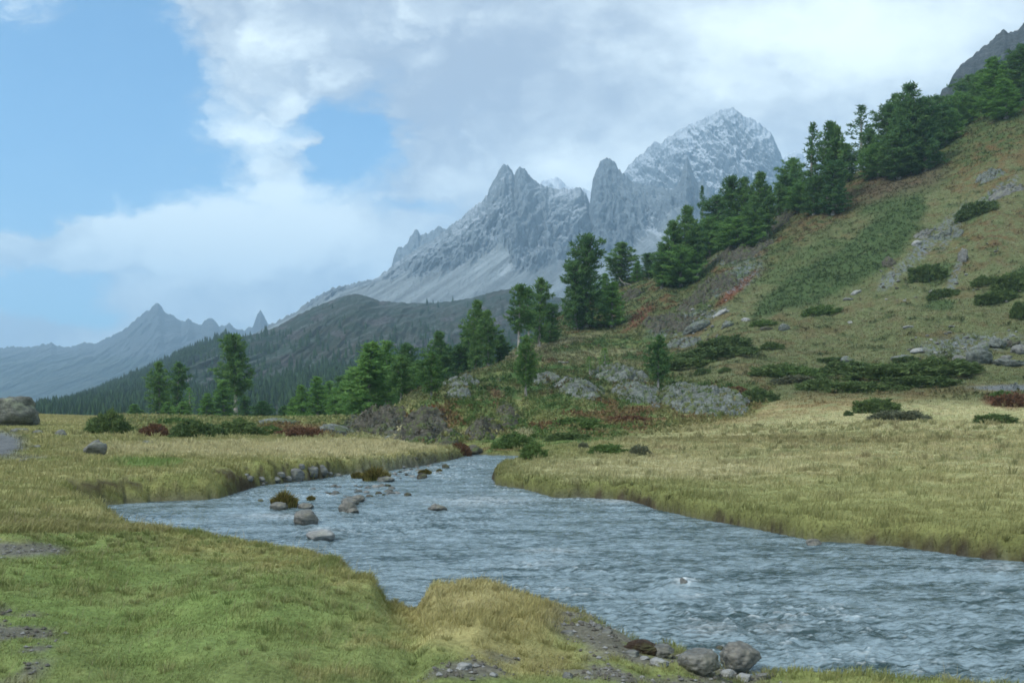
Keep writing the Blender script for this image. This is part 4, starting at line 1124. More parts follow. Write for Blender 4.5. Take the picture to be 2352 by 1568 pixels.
rock('stone','grey',1948,690,22,8,'grey stone just under the pale flat one','stone',sink=.25)
rock('stone','pale',2086,754,24,7,'long pale stone in the open slope','stone',sink=.2)
rock('stone','pale',1952,743,14,6,'small pale stone low on the open slope','stone',sink=.2)
rock('stone','pale',2104,566,26,14,'pale stone at the head of the grey scree','stone',sink=.2,tilt=-20)
rock('stone','grey',2184,754,16,6,'small grey stone right of the long pale one','stone',sink=.2)
rock('boulder','pale',2104,812,30,13,'pale angular boulder above the broad thicket','boulder',sink=.2,tilt=-14)
rock('rock_slab','slab',2074,828,66,14,'flat grey stone behind the broad thicket','rock slab',sink=.3,strata=.3)
rock('boulder','slab',1942,834,38,16,'low grey boulder behind the thicket top','boulder',sink=.25)
rock('stone','grey',1780,850,22,12,'grey stone under the small juniper','stone',sink=.25)
rock('boulder','slab',2251,838,60,38,'largest rounded boulder of the rock pile','boulder',sink=.2,group='rock pile')
rock('boulder','slab',2290,834,40,28,'boulder behind the largest of the rock pile','boulder',sink=.2,d=94,group='rock pile')
rock('boulder','grey',2206,836,38,24,'dark fronted boulder at the left of the rock pile','boulder',sink=.2,group='rock pile')
rock('rock_slab','slab',2245,814,56,22,'tilted slab resting on top of the rock pile','rock slab',sink=.2,tilt=-24,strata=.3,group='rock pile')
rock('rock_slab','grey',2246,800,50,9,'thin long slab above the tilted one','rock slab',sink=.2,tilt=-26,group='rock pile')
rock('rock_slab','slab',2280,797,50,12,'thin pale slab right of the long one','rock slab',sink=.2,tilt=-24,group='rock pile')
rock('rock_slab','dark',2314,796,54,18,'dark jutting slab highest in the rock pile','rock slab',sink=.2,tilt=-18,group='rock pile')
rock('rock_slab','slab',2318,842,84,18,'flat layered slab at the foot of the rock pile','rock slab',sink=.2,strata=.4,tilt=6,group='rock pile')
rock('rock_slab','grey',2314,825,36,10,'short slab between flat foot slab and boulders','rock slab',sink=.2,group='rock pile')
rock('boulder','grey',2342,814,40,24,'purple grey boulder at the far right of the rock pile','boulder',sink=.2,group='rock pile')
rock('rock_outcrop','dark',2045,612,34,26,'dark hollow rock beside the scree hole','rock outcrop',strata=.4,sink=.25,tilt=-20)
rock('rock_outcrop','grey',2210,602,24,34,'dark streak of rock on the upper slope','rock outcrop',strata=.4,sink=.25)
# river stones
W = dict(water=True, sub=4, sink=.3, lump=.25, cut=4)
rock('river_stone','wet',700,1203,60,32,'big dark fronted boulder in the shallows','boulder',**W)
rock('river_stone','wet',797,1177,50,28,'rounded boulder right of the big dark fronted one','boulder',**W)
rock('river_stone','wet',810,1178,28,12,'small stone leaning on the rounded boulder','stone',**W)
rock('river_stone','wet',803,1160,42,18,'dark stone behind the rounded boulder','stone',**W)
rock('river_stone','wet',822,1152,32,16,'low stone behind and right of the rounded boulder','stone',**W)
rock('river_stone','wet',641,1170,42,17,'flat stone in front of the shaggy green tussock','stone',**W)
rock('river_stone','grey',677,1163,24,14,'small round stone right of the shaggy green tussock','stone',**W)
rock('river_stone','wet',702,1168,36,14,'pale stone behind the big dark fronted boulder','stone',**W)
rock('river_stone','pale',735,1240,66,24,'pale sunken stone under foaming water by the near bank','stone',**W)
rock('river_stone','wet',1004,1173,44,17,'lone stone in midstream with a ripple around it','stone',**W)
rock('river_stone','dark',599,1151,15,6,'tiny dark stone left of the shaggy tussock','stone',**W)
rock('river_stone','dark',935,1139,20,8,'tiny dark stone right of the gravel bar','stone',**W)
rock('river_stone','dark',969,1099,26,13,'dark stone at the far gravel edge','stone',**W)
rock('river_stone','dark',1024,1074,20,9,'dark stone nearest the far bend','stone',**W)
rock('river_stone','grey',886,1106,40,15,'grey stone at the foot of the reddish tussock','stone',**W)
rock('river_stone','wet',313,1226,46,14,'dark sunken stone by the left near bank','stone',**W)
rock('river_stone','grey',1567,1352,26,24,'sunken stone with the white breaking wave','stone',**W)
rock('river_stone','wet',1868,1252,36,14,'dark stone at the right bank','stone',**W)
N = dict(sub=5, lump=.22, cut=6)
RM['soil'] = mat_rock('dark_soil', (.030,.020,.014), (.070,.047,.032), (.05,.06,.02), .6, 2.)
rock('eroded_bank','soil',1474,1500,84,26,'dark brown eroded earth edge of the gravel bank','eroded bank',sink=.46,strata=.2,**N)
rock('boulder','wet',1700,1543,94,64,'large pale topped boulder at the near water edge','boulder',sink=.2,water=True,**N)
rock('boulder','wet',1606,1556,94,58,'rounded brown boulder beside the large pale topped one','boulder',sink=.2,**N)
rock('boulder','wet',1520,1510,58,27,'brown stone at the end of the eroded bank','stone',sink=.25,**N)
rock('stone','pale',1515,1534,48,18,'flat pale grey stone below the brown stone','stone',sink=.3,**N)
rock('stone','pale',1672,1558,34,18,'pale stone between the two near boulders','stone',sink=.25,**N)
rock('stone','pale',1710,1567,40,18,'pale stone in front of the large near boulder','stone',sink=.25,**N)
rock('stone','grey',1752,1564,34,16,'grey stone right of the large near boulder','stone',sink=.25,**N)
rock('stone','dark',1652,1492,22,10,'dark wet stone behind the near boulders','stone',water=True,sub=4,sink=.3)
for (u, v, w, h, l) in ((1308,1458,38,9,'flat grey stone in the gravel of the near bank'),(1374,1446,20,9,'small grey stone upslope of the eroded bank'),(1394,1456,26,9,'slanted grey stone by the eroded bank'),
        (1452,1508,36,12,'long grey stone close to the eroded bank foot'),(1304,1558,26,13,'round grey stone at the bottom of the gravel'),(1066,1542,44,13,'whitish flat stone in the foreground turf'),
        (1131,1554,22,8,'small stone right of the whitish flat one'),(1326,1422,34,6,'thin flat stone at the top of the gravel'),(1384,1421,26,6,'thin pale stone beside the gravel top'),(1480,1515,22,8,'small pale stone under the eroded bank')):
    rock('stone','pale' if 'pale' in l or 'whit' in l else 'grey',u,v,w,h,l,'stone',sink=.35,sub=4)
# stones along the left bank
for (u, v, w, h, l) in ((714,1102,34,32,'largest round stone on the left shore'),(679,1104,40,28,'broad stone left of the largest shore stone'),(740,1092,24,22,'mossy stone right of the largest shore stone'),(691,1082,18,14,'stone perched above the broad shore stone'),
        (632,1109,24,12,'flat pale shore stone'),(573,1106,16,13,'left shore stone half under grass'),(599,1110,20,12,'low shore stone between grass cushions'),(644,1100,24,14,'shore stone tucked under the bank'),
        (773,1097,24,9,'flat shore stone near the reddish islet'),(818,1092,30,10,'long shore stone behind the reddish islet'),(662,1106,18,12,'small shore stone beside the broad one'),(756,1097,16,9,'little stone below the mossy shore stone')):
    rock('shore_stone','grey',u,v,w,h,l,'stone',sink=.2,sub=4,cut=3,lump=.2,group='stones on the left shore')
# pebbles: bar in the shallows, and far gravel edge
PB = []
for s in range(5):
    V, Fc = rock_mesh(300+s, 3, .25, 0, 4); o = mesh_obj('pebble', V, Fc, (M_gr, M_wet, M_pale, M_gr, M_dark)[s]); PB.append(o.data); bpy.data.objects.remove(o)
def pebbles(n, u0, u1, v0, v1, w0, w1, label, group):
    for i in range(n):
        u, v, w = random.uniform(u0, u1), random.uniform(v0, v1), random.uniform(w0, w1)
        d = CZ*F/(v-HOR); x = (u-CU)*d/F; q = w*.5*d/F
        z = max(float(ground_z(x, d)), -.02)
        o = bpy.data.objects.new('pebble', random.choice(PB)); COL.objects.link(o)
        o.location = (x, d, z + q*.12); o.scale = (q, q*random.uniform(.7, 1), q*random.uniform(.45, .7)); o.rotation_euler = (0, 0, random.uniform(0, 6.28))
        tag(o, label, 'pebble', group)
pebbles(42, 715, 915, 1114, 1150, 6, 22, 'small grey stone of the gravel bar in the shallows', 'gravel bar stones')
pebbles(34, 905, 1010, 1070, 1098, 5, 16, 'small stone of the far gravel edge by the straw tongue', 'far gravel edge stones')
pebbles(12, 560, 700, 1108, 1122, 5, 12, 'small stone at the foot of the left shore', 'left shore pebbles')

def slope_stones(n_, u0, u1, v0, v1, w0, w1, label, group):
    for i in range(n_):
        u, v, w = random.uniform(u0, u1), random.uniform(v0, v1), random.uniform(w0, w1)**1.0
        p, d = place(u, v); q = w*.5*d/F
        o = bpy.data.objects.new('stone', random.choice((PB[0], PB[2], PB[3], PB[4]))); COL.objects.link(o)
        o.location = (p[0], p[1], p[2] + q*.25); o.scale = (q, q*random.uniform(.6, 1), q*random.uniform(.45, .7)); o.rotation_euler = (0, random.uniform(-.6, -.1), random.uniform(0, 6.28))
        tag(o, label, 'stone', group)
slope_stones(40, 2010, 2350, 560, 700, 4, 11, 'small grey stone strewn along the scree line on the upper slope', 'scree stones of the upper slope')
slope_stones(36, 2080, 2340, 760, 832, 4, 12, 'small grey stone in the grass around the rock pile', 'stones round the rock pile')
slope_stones(26, 1560, 1720, 690, 790, 4, 12, 'small pale stone among the tilted slabs at the slope foot', 'stones among the tilted slabs')
slope_stones(24, 1000, 1560, 840, 1000, 4, 11, 'small grey stone in the heath of the knoll', 'stones in the knoll heath')

# gravel on the near bank: loose mass
def build_gravel():
    n = 60000
    r = rng.uniform(5.2, 14, n); t = np.radians(rng.uniform(-31, 31, n)); x, y = r*np.sin(t), r*np.cos(t)
    b = grid_sample(BARE, x, y); s = grid_sample(SD, x, y)
    k = (rng.random(n) < b*.5) & (s > .0); x, y = x[k], y[k]; n = len(x)
    n2 = 9000
    ux = rng.uniform(1950, 2340, n2); uv = rng.uniform(770, 832, n2)
    z = ground_z(x, y)
    q = .006 + .022*rng.random(n)**3
    octa = np.array([[1,0,0],[0,1,0],[-1,0,0],[0,-1,0],[0,0,.6],[0,0,-.6]], float); of = np.array([[0,1,4],[1,2,4],[2,3,4],[3,0,4],[1,0,5],[2,1,5],[3,2,5],[0,3,5]])
    a = rng.uniform(0, 6.28, n); c, sn = np.cos(a), np.sin(a)
    V = octa[None]*q[:, None, None]*(.7 + .6*rng.random((n, 6, 1)))
    Vx = V[..., 0]*c[:, None] - V[..., 1]*sn[:, None]; Vy = V[..., 0]*sn[:, None] + V[..., 1]*c[:, None]
    V = np.stack([Vx + x[:, None], Vy + y[:, None], V[..., 2] + (z + q*.3)[:, None]], -1).reshape(-1, 3)
    Fc = (of[None] + 6*np.arange(n)[:, None, None]).reshape(-1, 3)
    g = rng.random((n, 1)); col = np.repeat(np.array((.09,.085,.07))*(1-g) + np.array((.24,.245,.24))*g**2, 6, 0)
    o = mesh_obj('gravel', V, Fc, mat_blades('gravel_stones', .85, 0.), False, col)
    tag(o, 'loose grey gravel on the bare patches of the near bank', 'gravel', kind='stuff')
build_gravel()

# dead branch lying on the hillside
p, d = place(1437, 660)
pts = np.array([[-.9,0,1.2],[-.65,0,.75],[-.3,0,.45],[.2,.05,.35],[.9,.1,.15]])*1.0
v, f = tube(pts, [.03,.06,.08,.08,.05], 7); v2, f2 = tube([[-.3,0,.45],[0,.1,.05],[.1,.2,-.25]], [.07,.05,.04], 6)
o = mesh_obj('dead_branch', np.concatenate([v, v2]), np.concatenate([f, f2 + len(v)]), M_bark); o.location = tuple(p + [0, 0, .15]); o.scale = (1.5, 1.5, 1.5)
tag(o, 'bleached dead branch lying under the dome topped pine', 'dead branch')

# ------------------------------------------------------------------ mountains
def mountain(name, sky, levels, mat, label, nu=520, nv=230, relief=40, wl=120, seed=1, snow=None, scree=None, forest=None, jag=1.0, lean=0.):
    """sky: skyline (u,v); levels: list of (t, distance, dv or None) from foot to crest: foot rows given as curves"""
    sky = np.array(sky, float); u0, u1 = sky[0, 0], sky[-1, 0]
    U = np.linspace(u0, u1, nu); vt = np.interp(U, sky[:, 0], sky[:, 1])
    nb = 30
    T = np.concatenate([np.linspace(0, 1, nv), 1 + np.linspace(.02, 1, nb)**1.3*.6])
    lv = [(t, np.full(nu, dist) if np.isscalar(dist) else np.interp(U, *np.array(dist).T), vt if c is None else np.interp(U, *np.array(c, float).T)) for (t, dist, c) in levels]
    tk = np.array([l[0] for l in lv])
    Dk = np.stack([l[1] for l in lv]); Zk = np.stack([CZ + (HOR - np.maximum(l[2], vt) )*l[1]/F for l in lv])
    D = np.empty((len(T), nu)); Z = np.empty((len(T), nu))
    for j, t in enumerate(T):
        tc = min(t, 1); k = min(np.searchsorted(tk, tc, side='right')-1, len(tk)-2); k = max(k, 0)
        f = (tc - tk[k])/(tk[k+1]-tk[k])
        D[j] = Dk[k]*(1-f) + Dk[k+1]*f; Z[j] = Zk[k]*(1-f) + Zk[k+1]*f
        if t > 1:
            e = (t-1)/.6; D[j] = Dk[-1]*(1 + .28*e); Z[j] = Zk[-1] - (Zk[-1]+60)*e**.8*1.0
    X = (U[None] - CU)*D/F
    # relief: ribs and gullies running down the face
    tt = np.clip(T, 0, 1)[:, None]
    amp = relief*np.sin(np.pi*np.clip(tt, 0, 1)**.8)**.7*(tt**.5)
    sw = 0.35*fbm(X/wl*.6, Z/wl*.6, seed, 3)*wl
    rib = ridged((X - lean*Z + sw)/wl, Z/(wl*3.2), seed*1.7, 6, gain=.58) - .62
    crag = ridged((X + .6*sw)/wl*2.6, Z/wl*1.6, seed*2.9 + 5, 4) - .62
    soft = np.ones_like(Z)
    scr = np.zeros_like(Z)
    if scree is not None:
        lim = np.interp(U, *np.array(scree, float).T)[None]
        rows = HOR - (Z - CZ)*F/D
        scr = smooth(-14, 22, rows - lim - 26*fbm(X/wl*1.7, Z/wl*.25, seed+9., 4) + 22*rib)
        soft = 1 - .86*scr
    Dn = -(rib*amp*1.9 + crag*amp*1.0)*soft
    back = (T > 1)[:, None]
    Dn = np.where(back, Dn*.3, Dn)
    dz = (crag*.6 + rib*.5)*amp*.45*soft
    # broken skyline
    jg = jag*(fbm(U/8, 0*U, seed+3., 4)*4.5 + (ridged(U/16, 0*U, seed+7., 4)-.6)*9)*Dk[-1]/F
    prox = np.exp(-((T-1)/.03)**2)[:, None]
    D2_ = D + Dn; Zf = Z + dz*(1-prox) + jg[None]*prox
    X = (U[None]-CU)*D2_/F + (D-D2_)*0
    rows = HOR - (Zf - CZ)*F/D2_
    cov = np.zeros(Z.shape + (3,))
    uu = np.broadcast_to(U[None], Z.shape)
    if snow is not None: cov[..., 0] = snow(uu, rows, rib, crag, scr)
    cov[..., 1] = scr
    if forest is not None: cov[..., 2] = forest(uu, rows, rib)
    V = np.stack([X, D2_, Zf], -1).reshape(-1, 3)
    o = mesh_obj(name, V, grid_faces(len(T), nu), mat, True, np.clip(cov, 0, 1).reshape(-1, 3), attr='cover')
    tag(o, label, 'mountain', kind='structure')
    return X, D2_, Zf, rows

RK1, RK2, SCR = (.085,.108,.125), (.155,.19,.21), (.175,.205,.215)
M_massif = mat_mountain('massif_rock', RK1, RK2, SCR, scale=.012)
M_far = mat_mountain('far_rock', (.028,.036,.040), (.070,.082,.085), (.08,.085,.08), forest=(.010,.022,.015), soil=(.030,.040,.024), scale=.009)
M_hill = mat_mountain('dark_hill', (.035,.036,.033), (.075,.072,.066), (.15,.15,.145), forest=(.014,.032,.016), soil=(.036,.040,.028), scale=.02)
M_crag = mat_mountain('crag_rock', (.035,.045,.05), (.085,.10,.105), (.10,.11,.11), scale=.03)

skyA = [(430,880),(520,800),(560,780),(600,757),(640,735),(680,714),(720,686),(760,662),(800,654),(860,640),(890,620),(930,588),(1000,547),(1060,500),(1085,478),(1100,466),(1112,458),(1119,446),(1125,430),(1132,418),(1142,400),(1149,386),(1156,378),(1166,382),(1174,388),(1181,402),(1186,390),(1194,384),(1204,388),(1214,398),(1224,412),(1238,422),(1260,430),(1285,435),(1300,432),(1316,437),(1330,430),(1345,444),(1355,470),(1370,520),(1400,570),(1450,640),(1500,690)]
mountain('mountain', skyA, [(0, 1250, [(430,960),(800,960),(1500,960)]), (.3, [(430,1500),(700,1700),(1500,1750)], [(430,930),(520,870),(700,740),(860,712),(1100,700),(1500,715)]), (.62, [(430,1560),(700,1800),(1500,2020)], [(430,900),(560,800),(760,690),(900,650),(1000,620),(1180,575),(1300,580),(1500,690)]), (1, [(430,1600),(760,1950),(1000,2150),(1160,2260),(1500,2300)], None)],
    M_massif, 'twin toothed grey rock peak above long scree slopes', relief=72, wl=95, seed=2.3, lean=.6, nu=760, nv=330,
    scree=[(430,800),(700,700),(860,652),(950,632),(1050,604),(1120,585),(1160,560),(1180,600),(1215,610),(1300,592),(1400,610),(1500,650)],
    snow=lambda u, v, r, c, s: .26 + .10*smooth(560,470,v) - .4*smooth(640,700,v) - .25*np.exp(-(((u-1185)/50)**2+((v-450)/75)**2)) - .30*s*smooth(590,660,v) - .95*r - .2*c + .18*np.exp(-((u-1090)/90)**2 - ((v-500)/60)**2))
skyB = [(1290,640),(1325,560),(1345,510),(1354,470),(1357,440),(1361,415),(1368,392),(1376,376),(1385,367),(1394,363),(1403,366),(1412,374),(1420,388),(1428,396),(1437,404),(1452,416),(1475,425),(1500,428),(1525,432),(1545,436),(1560,418),(1569,386),(1578,359),(1585,378),(1593,404),(1603,424),(1614,410),(1626,430),(1640,450),(1665,470),(1700,510),(1760,560),(1830,620)]
mountain('mountain', skyB, [(0, 1400, [(1290,960),(1830,960)]), (.3, 1800, [(1290,720),(1400,690),(1550,680),(1830,690)]), (.6, 2050, [(1290,650),(1360,600),(1450,545),(1540,480),(1600,500),(1700,560),(1830,650)]), (1, 2230, None)],
    M_massif, 'rounded grey rock tower and dark buttress before the snowy summit', relief=62, wl=80, seed=5.1, nu=620, nv=330,
    scree=[(1290,640),(1355,610),(1420,585),(1480,540),(1530,488),(1560,470),(1575,500),(1620,560),(1700,600),(1830,650)],
    snow=lambda u, v, r, c, s: -.02 - .7*r - .2*c + .40*np.exp(-(((u-1500)/60)**2+((v-520)/60)**2)) - .3*s*smooth(520,620,v) + .1*smooth(470,420,v))
skyC = [(1380,470),(1410,440),(1432,396),(1445,378),(1462,362),(1475,352),(1490,337),(1503,325),(1515,330),(1540,310),(1562,297),(1590,284),(1612,274),(1640,262),(1655,254),(1668,250),(1680,248),(1692,254),(1705,265),(1725,274),(1742,281),(1758,296),(1768,300),(1777,318),(1786,342),(1796,362),(1812,372),(1830,384),(1860,404),(1930,450),(2100,560)]
mountain('mountain', skyC, [(0, 1900, [(1380,960),(2100,960)]), (.3, 2350, [(1380,640),(1560,600),(2100,640)]), (.6, 2650, [(1380,540),(1560,470),(1680,430),(1800,470),(2100,600)]), (1, 2950, None)],
    M_massif, 'large summit dusted with fresh snow', relief=85, wl=120, seed=8.7, lean=-.35, nu=680, nv=330,
    snow=lambda u, v, r, c, s: .62 - .55*r + .06*smooth(420,330,v) - .35*np.exp(-(((u-1765)/36)**2+((v-400)/70)**2)) - .18*np.exp(-(((u-1480)/50)**2)) - .12*c)
mountain('mountain', [(1180,470),(1215,436),(1235,424),(1250,414),(1262,413),(1272,407),(1285,412),(1295,420),(1305,431),(1325,432),(1345,436),(1380,446),(1420,520)], [(0, 2900, [(1180,960),(1420,960)]), (.5, 3150, [(1180,560),(1420,600)]), (1, 3400, None)],
    M_massif, 'small distant snow white peak peeping between the grey towers', nu=200, nv=120, relief=45, wl=120, seed=3.9, snow=lambda u, v, r, c, s: 1.0 - .2*r + 0*v)
mountain('mountain', [(1770,420),(1800,362),(1815,352),(1832,349),(1845,356),(1870,352),(1895,370),(1960,430)], [(0, 3000, [(1770,960),(1960,960)]), (.5, 3250, [(1770,520),(1960,560)]), (1, 3500, None)],
    M_massif, 'tiny snowy shoulder behind the large snowy summit', nu=140, nv=100, relief=40, wl=120, seed=6.9, snow=lambda u, v, r, c, s: .8 - .2*r + 0*v)
mountain('mountain', [(840,700),(880,640),(897,618),(904,592),(910,572),(917,566),(925,568),(936,556),(944,540),(952,528),(959,526),(965,540),(974,540),(985,532),(998,526),(1010,518),(1019,520),(1030,532),(1060,560),(1120,640)], [(0, 2300, [(840,960),(1120,960)]), (.5, 2600, [(840,720),(1120,690)]), (1, 2850, None)],
    M_massif, 'hazy notched ridge behind the left shoulder of the grey peak', nu=260, nv=140, relief=45, wl=90, seed=4.4, snow=lambda u, v, r, c, s: .12 - .2*r + 0*v)
skyL = [(-500,800),(-200,806),(0,797),(60,796),(110,789),(118,787),(130,793),(170,796),(190,786),(215,790),(240,780),(262,768),(290,754),(310,735),(330,718),(345,707),(355,700),(362,695),(370,702),(376,716),(400,726),(416,738),(432,731),(446,740),(462,744),(478,731),(490,734),(505,748),(520,746),(527,741),(540,752),(560,762),(570,752),(580,750),(586,735),(591,720),(598,711),(604,722),(612,738),(622,746),(650,762),(720,790),(900,850)]
mountain('mountain', skyL, [(0, 2300, [(-500,950),(900,950)]), (.45, [(-500,2900),(900,2900)], [(-500,880),(0,885),(300,850),(520,840),(900,890)]), (1, 3800, None)],
    M_far, 'far blue mountain range with a pointed peak and a slim spire', relief=85, wl=210, seed=7.7, nu=700, nv=240, jag=.9,
    snow=lambda u, v, r, c, s: 0*u, forest=lambda u, v, r: smooth(770, 870, v) + .15*r)
skyH = [(-200,985),(60,965),(120,944),(160,929),(200,914),(260,888),(330,856),(380,830),(420,811),(455,795),(480,785),(500,774),(515,768),(535,772),(560,772),(600,764),(640,748),(680,724),(720,706),(760,690),(790,679),(820,674),(845,681),(870,690),(910,694),(950,696),(1000,695),(1050,690),(1090,682),(1120,673),(1150,666),(1180,662),(1220,668),(1260,680),(1330,690),(1450,700),(1600,720)]
HX, HD, HZ, HV = mountain('hill', skyH, [(0, 330, [(-200,1000),(300,985),(700,990),(1600,960)]), (.35, [(-200,480),(400,560),(800,640),(1600,640)], [(-200,990),(200,940),(500,900),(800,850),(1100,820),(1600,800)]), (1, [(-200,700),(160,820),(500,1050),(820,1150),(1180,1120),(1600,1150)], None)],
    M_hill, 'dark moorland hill with scattered forest below the scree', relief=26, wl=70, seed=9.3, nu=640, nv=260, jag=.35,
    scree=[(-200,2000),(600,2000),(1600,2000)], snow=lambda u, v, r, c, s: -.5 + 0*u,
    forest=lambda u, v, r: .62 - .5*smooth(.15,.4,fbm(u/70, v/26, 33., 4)) + .1*r)
mountain('mountain', [(2060,330),(2110,272),(2140,238),(2157,224),(2163,207),(2170,203),(2178,198),(2183,184),(2192,168),(2203,152),(2218,140),(2232,130),(2250,112),(2270,100),(2288,82),(2300,72),(2306,67),(2314,75),(2326,74),(2336,71),(2345,60),(2352,52),(2420,-20),(2550,-130),(2800,-260)], [(0, 380, [(2060,600),(2800,600)]), (.5, 520, [(2060,400),(2300,300),(2800,100)]), (1, 680, None)],
    M_crag, 'dark steep crag rising above the corner trees', nu=300, nv=200, relief=22, wl=34, seed=1.9, jag=.8, snow=lambda u, v, r, c, s: -.5 + 0*u, forest=lambda u, v, r: .25 + .3*smooth(120, 220, v) + .2*r)

# forest on the dark hill: one far mass of small conifers
def build_forest():
    n = 90000
    j = rng.integers(0, 258, n); i = rng.integers(0, HX.shape[1], n)
    x, y, z, v = HX[j, i], HD[j, i], HZ[j, i], HV[j, i]; u = CU + F*x/y
    dens = .25*smooth(.0, .35, fbm(x/60, y/60, 61., 3)) + .03
    edge = np.interp(u, [100, 300, 520, 620, 700, 900, 1100], [925, 885, 905, 865, 835, 810, 795])
    dens = dens + .55*smooth(-8, 30, v - edge)
    sk = np.interp(u, np.array(skyH)[:, 0], np.array(skyH)[:, 1])
    dens = dens + .6*smooth(40, 4, v - sk)*smooth(560, 420, u)
    dens *= smooth(830, 700, np.where(u > 900, 1e9*0 + 700, 700))*np.where((v < 760) & (u > 600), .15, 1)
    dens *= (y/900.)**1.2*(1 - .7*smooth(620, 900, u)*smooth(830, 760, v))
    k = (rng.random(n) < dens*.6) & (u > 60) & (u < 1300); x, y, z = x[k], y[k], z[k]; n = len(x)
    H = rng.uniform(3.5, 9, n); W = H*rng.uniform(.16, .25, n)
    vs, fs, cs = [], [], []
    seg = 6; a = np.arange(seg)*2*np.pi/seg
    off = 0
    base = np.stack([x, y, z - .3], 1)
    for lvl, (h0, h1, wr) in enumerate(((.05, .55, 1.), (.3, .8, .75), (.55, 1., .5))):
        jit = .7 + .6*rng.random((n, seg))
        ring = np.stack([x[:, None] + np.cos(a)*(W*wr)[:, None]*jit, y[:, None] + np.sin(a)*(W*wr)[:, None]*jit, z[:, None] + (H*h0)[:, None]*(.8+.4*rng.random((n, seg)))], -1)
        tip = np.stack([x + rng.normal(size=n)*.1, y, z + H*h1], -1)[:, None]
        vs.append(np.concatenate([ring, tip], 1).reshape(-1, 3))
        b = off + np.arange(n)[:, None]*(seg+1); q = np.arange(seg)[None]
        fs.append(np.stack([b + q, b + (q+1) % seg, b + seg + 0*q], -1).reshape(-1, 3)); off += n*(seg+1)
        c = np.array((.012,.028,.012)) + rng.random((n, 1))*np.array((.018,.035,.010)); cs.append(np.repeat(c, seg+1, 0))
    o = mesh_obj('forest', np.concatenate(vs), np.concatenate(fs), mat_blades('forest_needles', .8, 0.), False, np.concatenate(cs))
    tag(o, 'dark conifer forest scattered over the far hill', 'forest', kind='stuff')
build_forest()

# ------------------------------------------------------------------ haze
hm, ht = material('haze')
pv = ht.n('ShaderNodeVolumePrincipled'); pv.inputs['Color'].default_value = (.50,.75,1.0,1); pv.inputs['Density'].default_value = 2.15e-4; pv.inputs['Anisotropy'].default_value = 0.1
ht.out(None, pv.outputs[0])
s = np.array([[-1,-1,0],[1,-1,0],[1,1,0],[-1,1,0],[-1,-1,1],[1,-1,1],[1,1,1],[-1,1,1]], float)
zb, zt = min(float(GZ.min()), -100.) - 60, 1250.
hz = mesh_obj('haze', s*[9300, 9300, zt-zb] + [0, 0, zb], np.array([[3,2,1,0],[4,5,6,7],[0,1,5,4],[1,2,6,5],[2,3,7,6],[3,0,4,7]]), hm, False)
tag(hz, 'thin blue haze filling the valley air', 'haze', kind='stuff')

# ------------------------------------------------------------------ sky and light
SUN_EL, SUN_AZ = 48.0, -125.0        # azimuth clockwise from the view direction
w = bpy.data.worlds.new('World'); sc.world = w; w.use_nodes = True
n = NT(w.node_tree)
tc = n.n('ShaderNodeTexCoord').outputs['Generated']
sky = n.n('ShaderNodeTexSky'); sky.sky_type = 'NISHITA'; sky.sun_disc = False
sky.sun_elevation = math.radians(SUN_EL); sky.sun_rotation = math.radians(SUN_AZ); sky.altitude = 1800; sky.air_density = 1.0; sky.dust_density = .4; sky.ozone_density = 2.0
sp = n.n('ShaderNodeSeparateXYZ'); n.nt.links.new(tc, sp.inputs[0])
yy = n.math('MAXIMUM', sp.outputs[1], .12)
gu = n.math('DIVIDE', sp.outputs[0], yy); gv = n.math('DIVIDE', n.math('MAXIMUM', sp.outputs[2], 0.0), yy)
cb = n.n('ShaderNodeCombineXYZ'); n.nt.links.new(gu, cb.inputs[0]); n.nt.links.new(n.math('MULTIPLY', gv, 1.5), cb.inputs[1])
vec = cb.outputs[0]
d1 = n.noise(vec, 4.2, 8, .60); d2 = n.noise(n.vm('ADD', vec, (5.2, 1.3, 0)), 4.2, 8, .60)
e1 = n.noise(vec, 16., 7, .62); e2 = n.noise(n.vm('ADD', vec, (7.2, 3.3, 0)), 16., 7, .62)
gu2 = n.math('ADD', gu, n.math('ADD', n.math('MULTIPLY', n.math('SUBTRACT', d1, .5), .20), n.math('MULTIPLY', n.math('SUBTRACT', e1, .5), .06)))
gv2 = n.math('ADD', gv, n.math('ADD', n.math('MULTIPLY', n.math('SUBTRACT', d2, .5), .14), n.math('MULTIPLY', n.math('SUBTRACT', e2, .5), .05)))
cv = n.n('ShaderNodeCombineXYZ'); n.nt.links.new(gu2, cv.inputs[0]); n.nt.links.new(n.math('MULTIPLY', gv2, 1.4), cv.inputs[1])
def billow(sc_, det): return n.math('MULTIPLY', n.math('ABSOLUTE', n.math('SUBTRACT', n.noise(cv.outputs[0], sc_, det, .55), .5)), 4.0)
puff = n.math('SUBTRACT', n.math('ADD', n.math('MULTIPLY', billow(7., 2), .6), n.math('MULTIPLY', billow(19., 5), .5)), .40)
puff = n.math('MULTIPLY', puff, n.ramp(gu, -.12, .10, 1.0, .30))
def blob(cx, cy, rx, ry, wgt):
    U0, V0 = (cx-CU)/F, (HOR-cy)/F
    a = n.math('MULTIPLY', n.math('SUBTRACT', gu2, U0), F/rx); b = n.math('MULTIPLY', n.math('SUBTRACT', gv2, V0), F/ry)
    e = n.math('ADD', n.math('MULTIPLY', a, a), n.math('MULTIPLY', b, b))
    return n.math('MULTIPLY', n.math('EXPONENT', n.math('MULTIPLY', e, -1.0)), wgt)
def total(bl, start):
    t = start
    for b in bl: t = n.math('ADD', t, blob(*b))
    return t
big = n.noise(n.mapping(vec, (1, 1.3, 1)), 2.6, 7, .58)
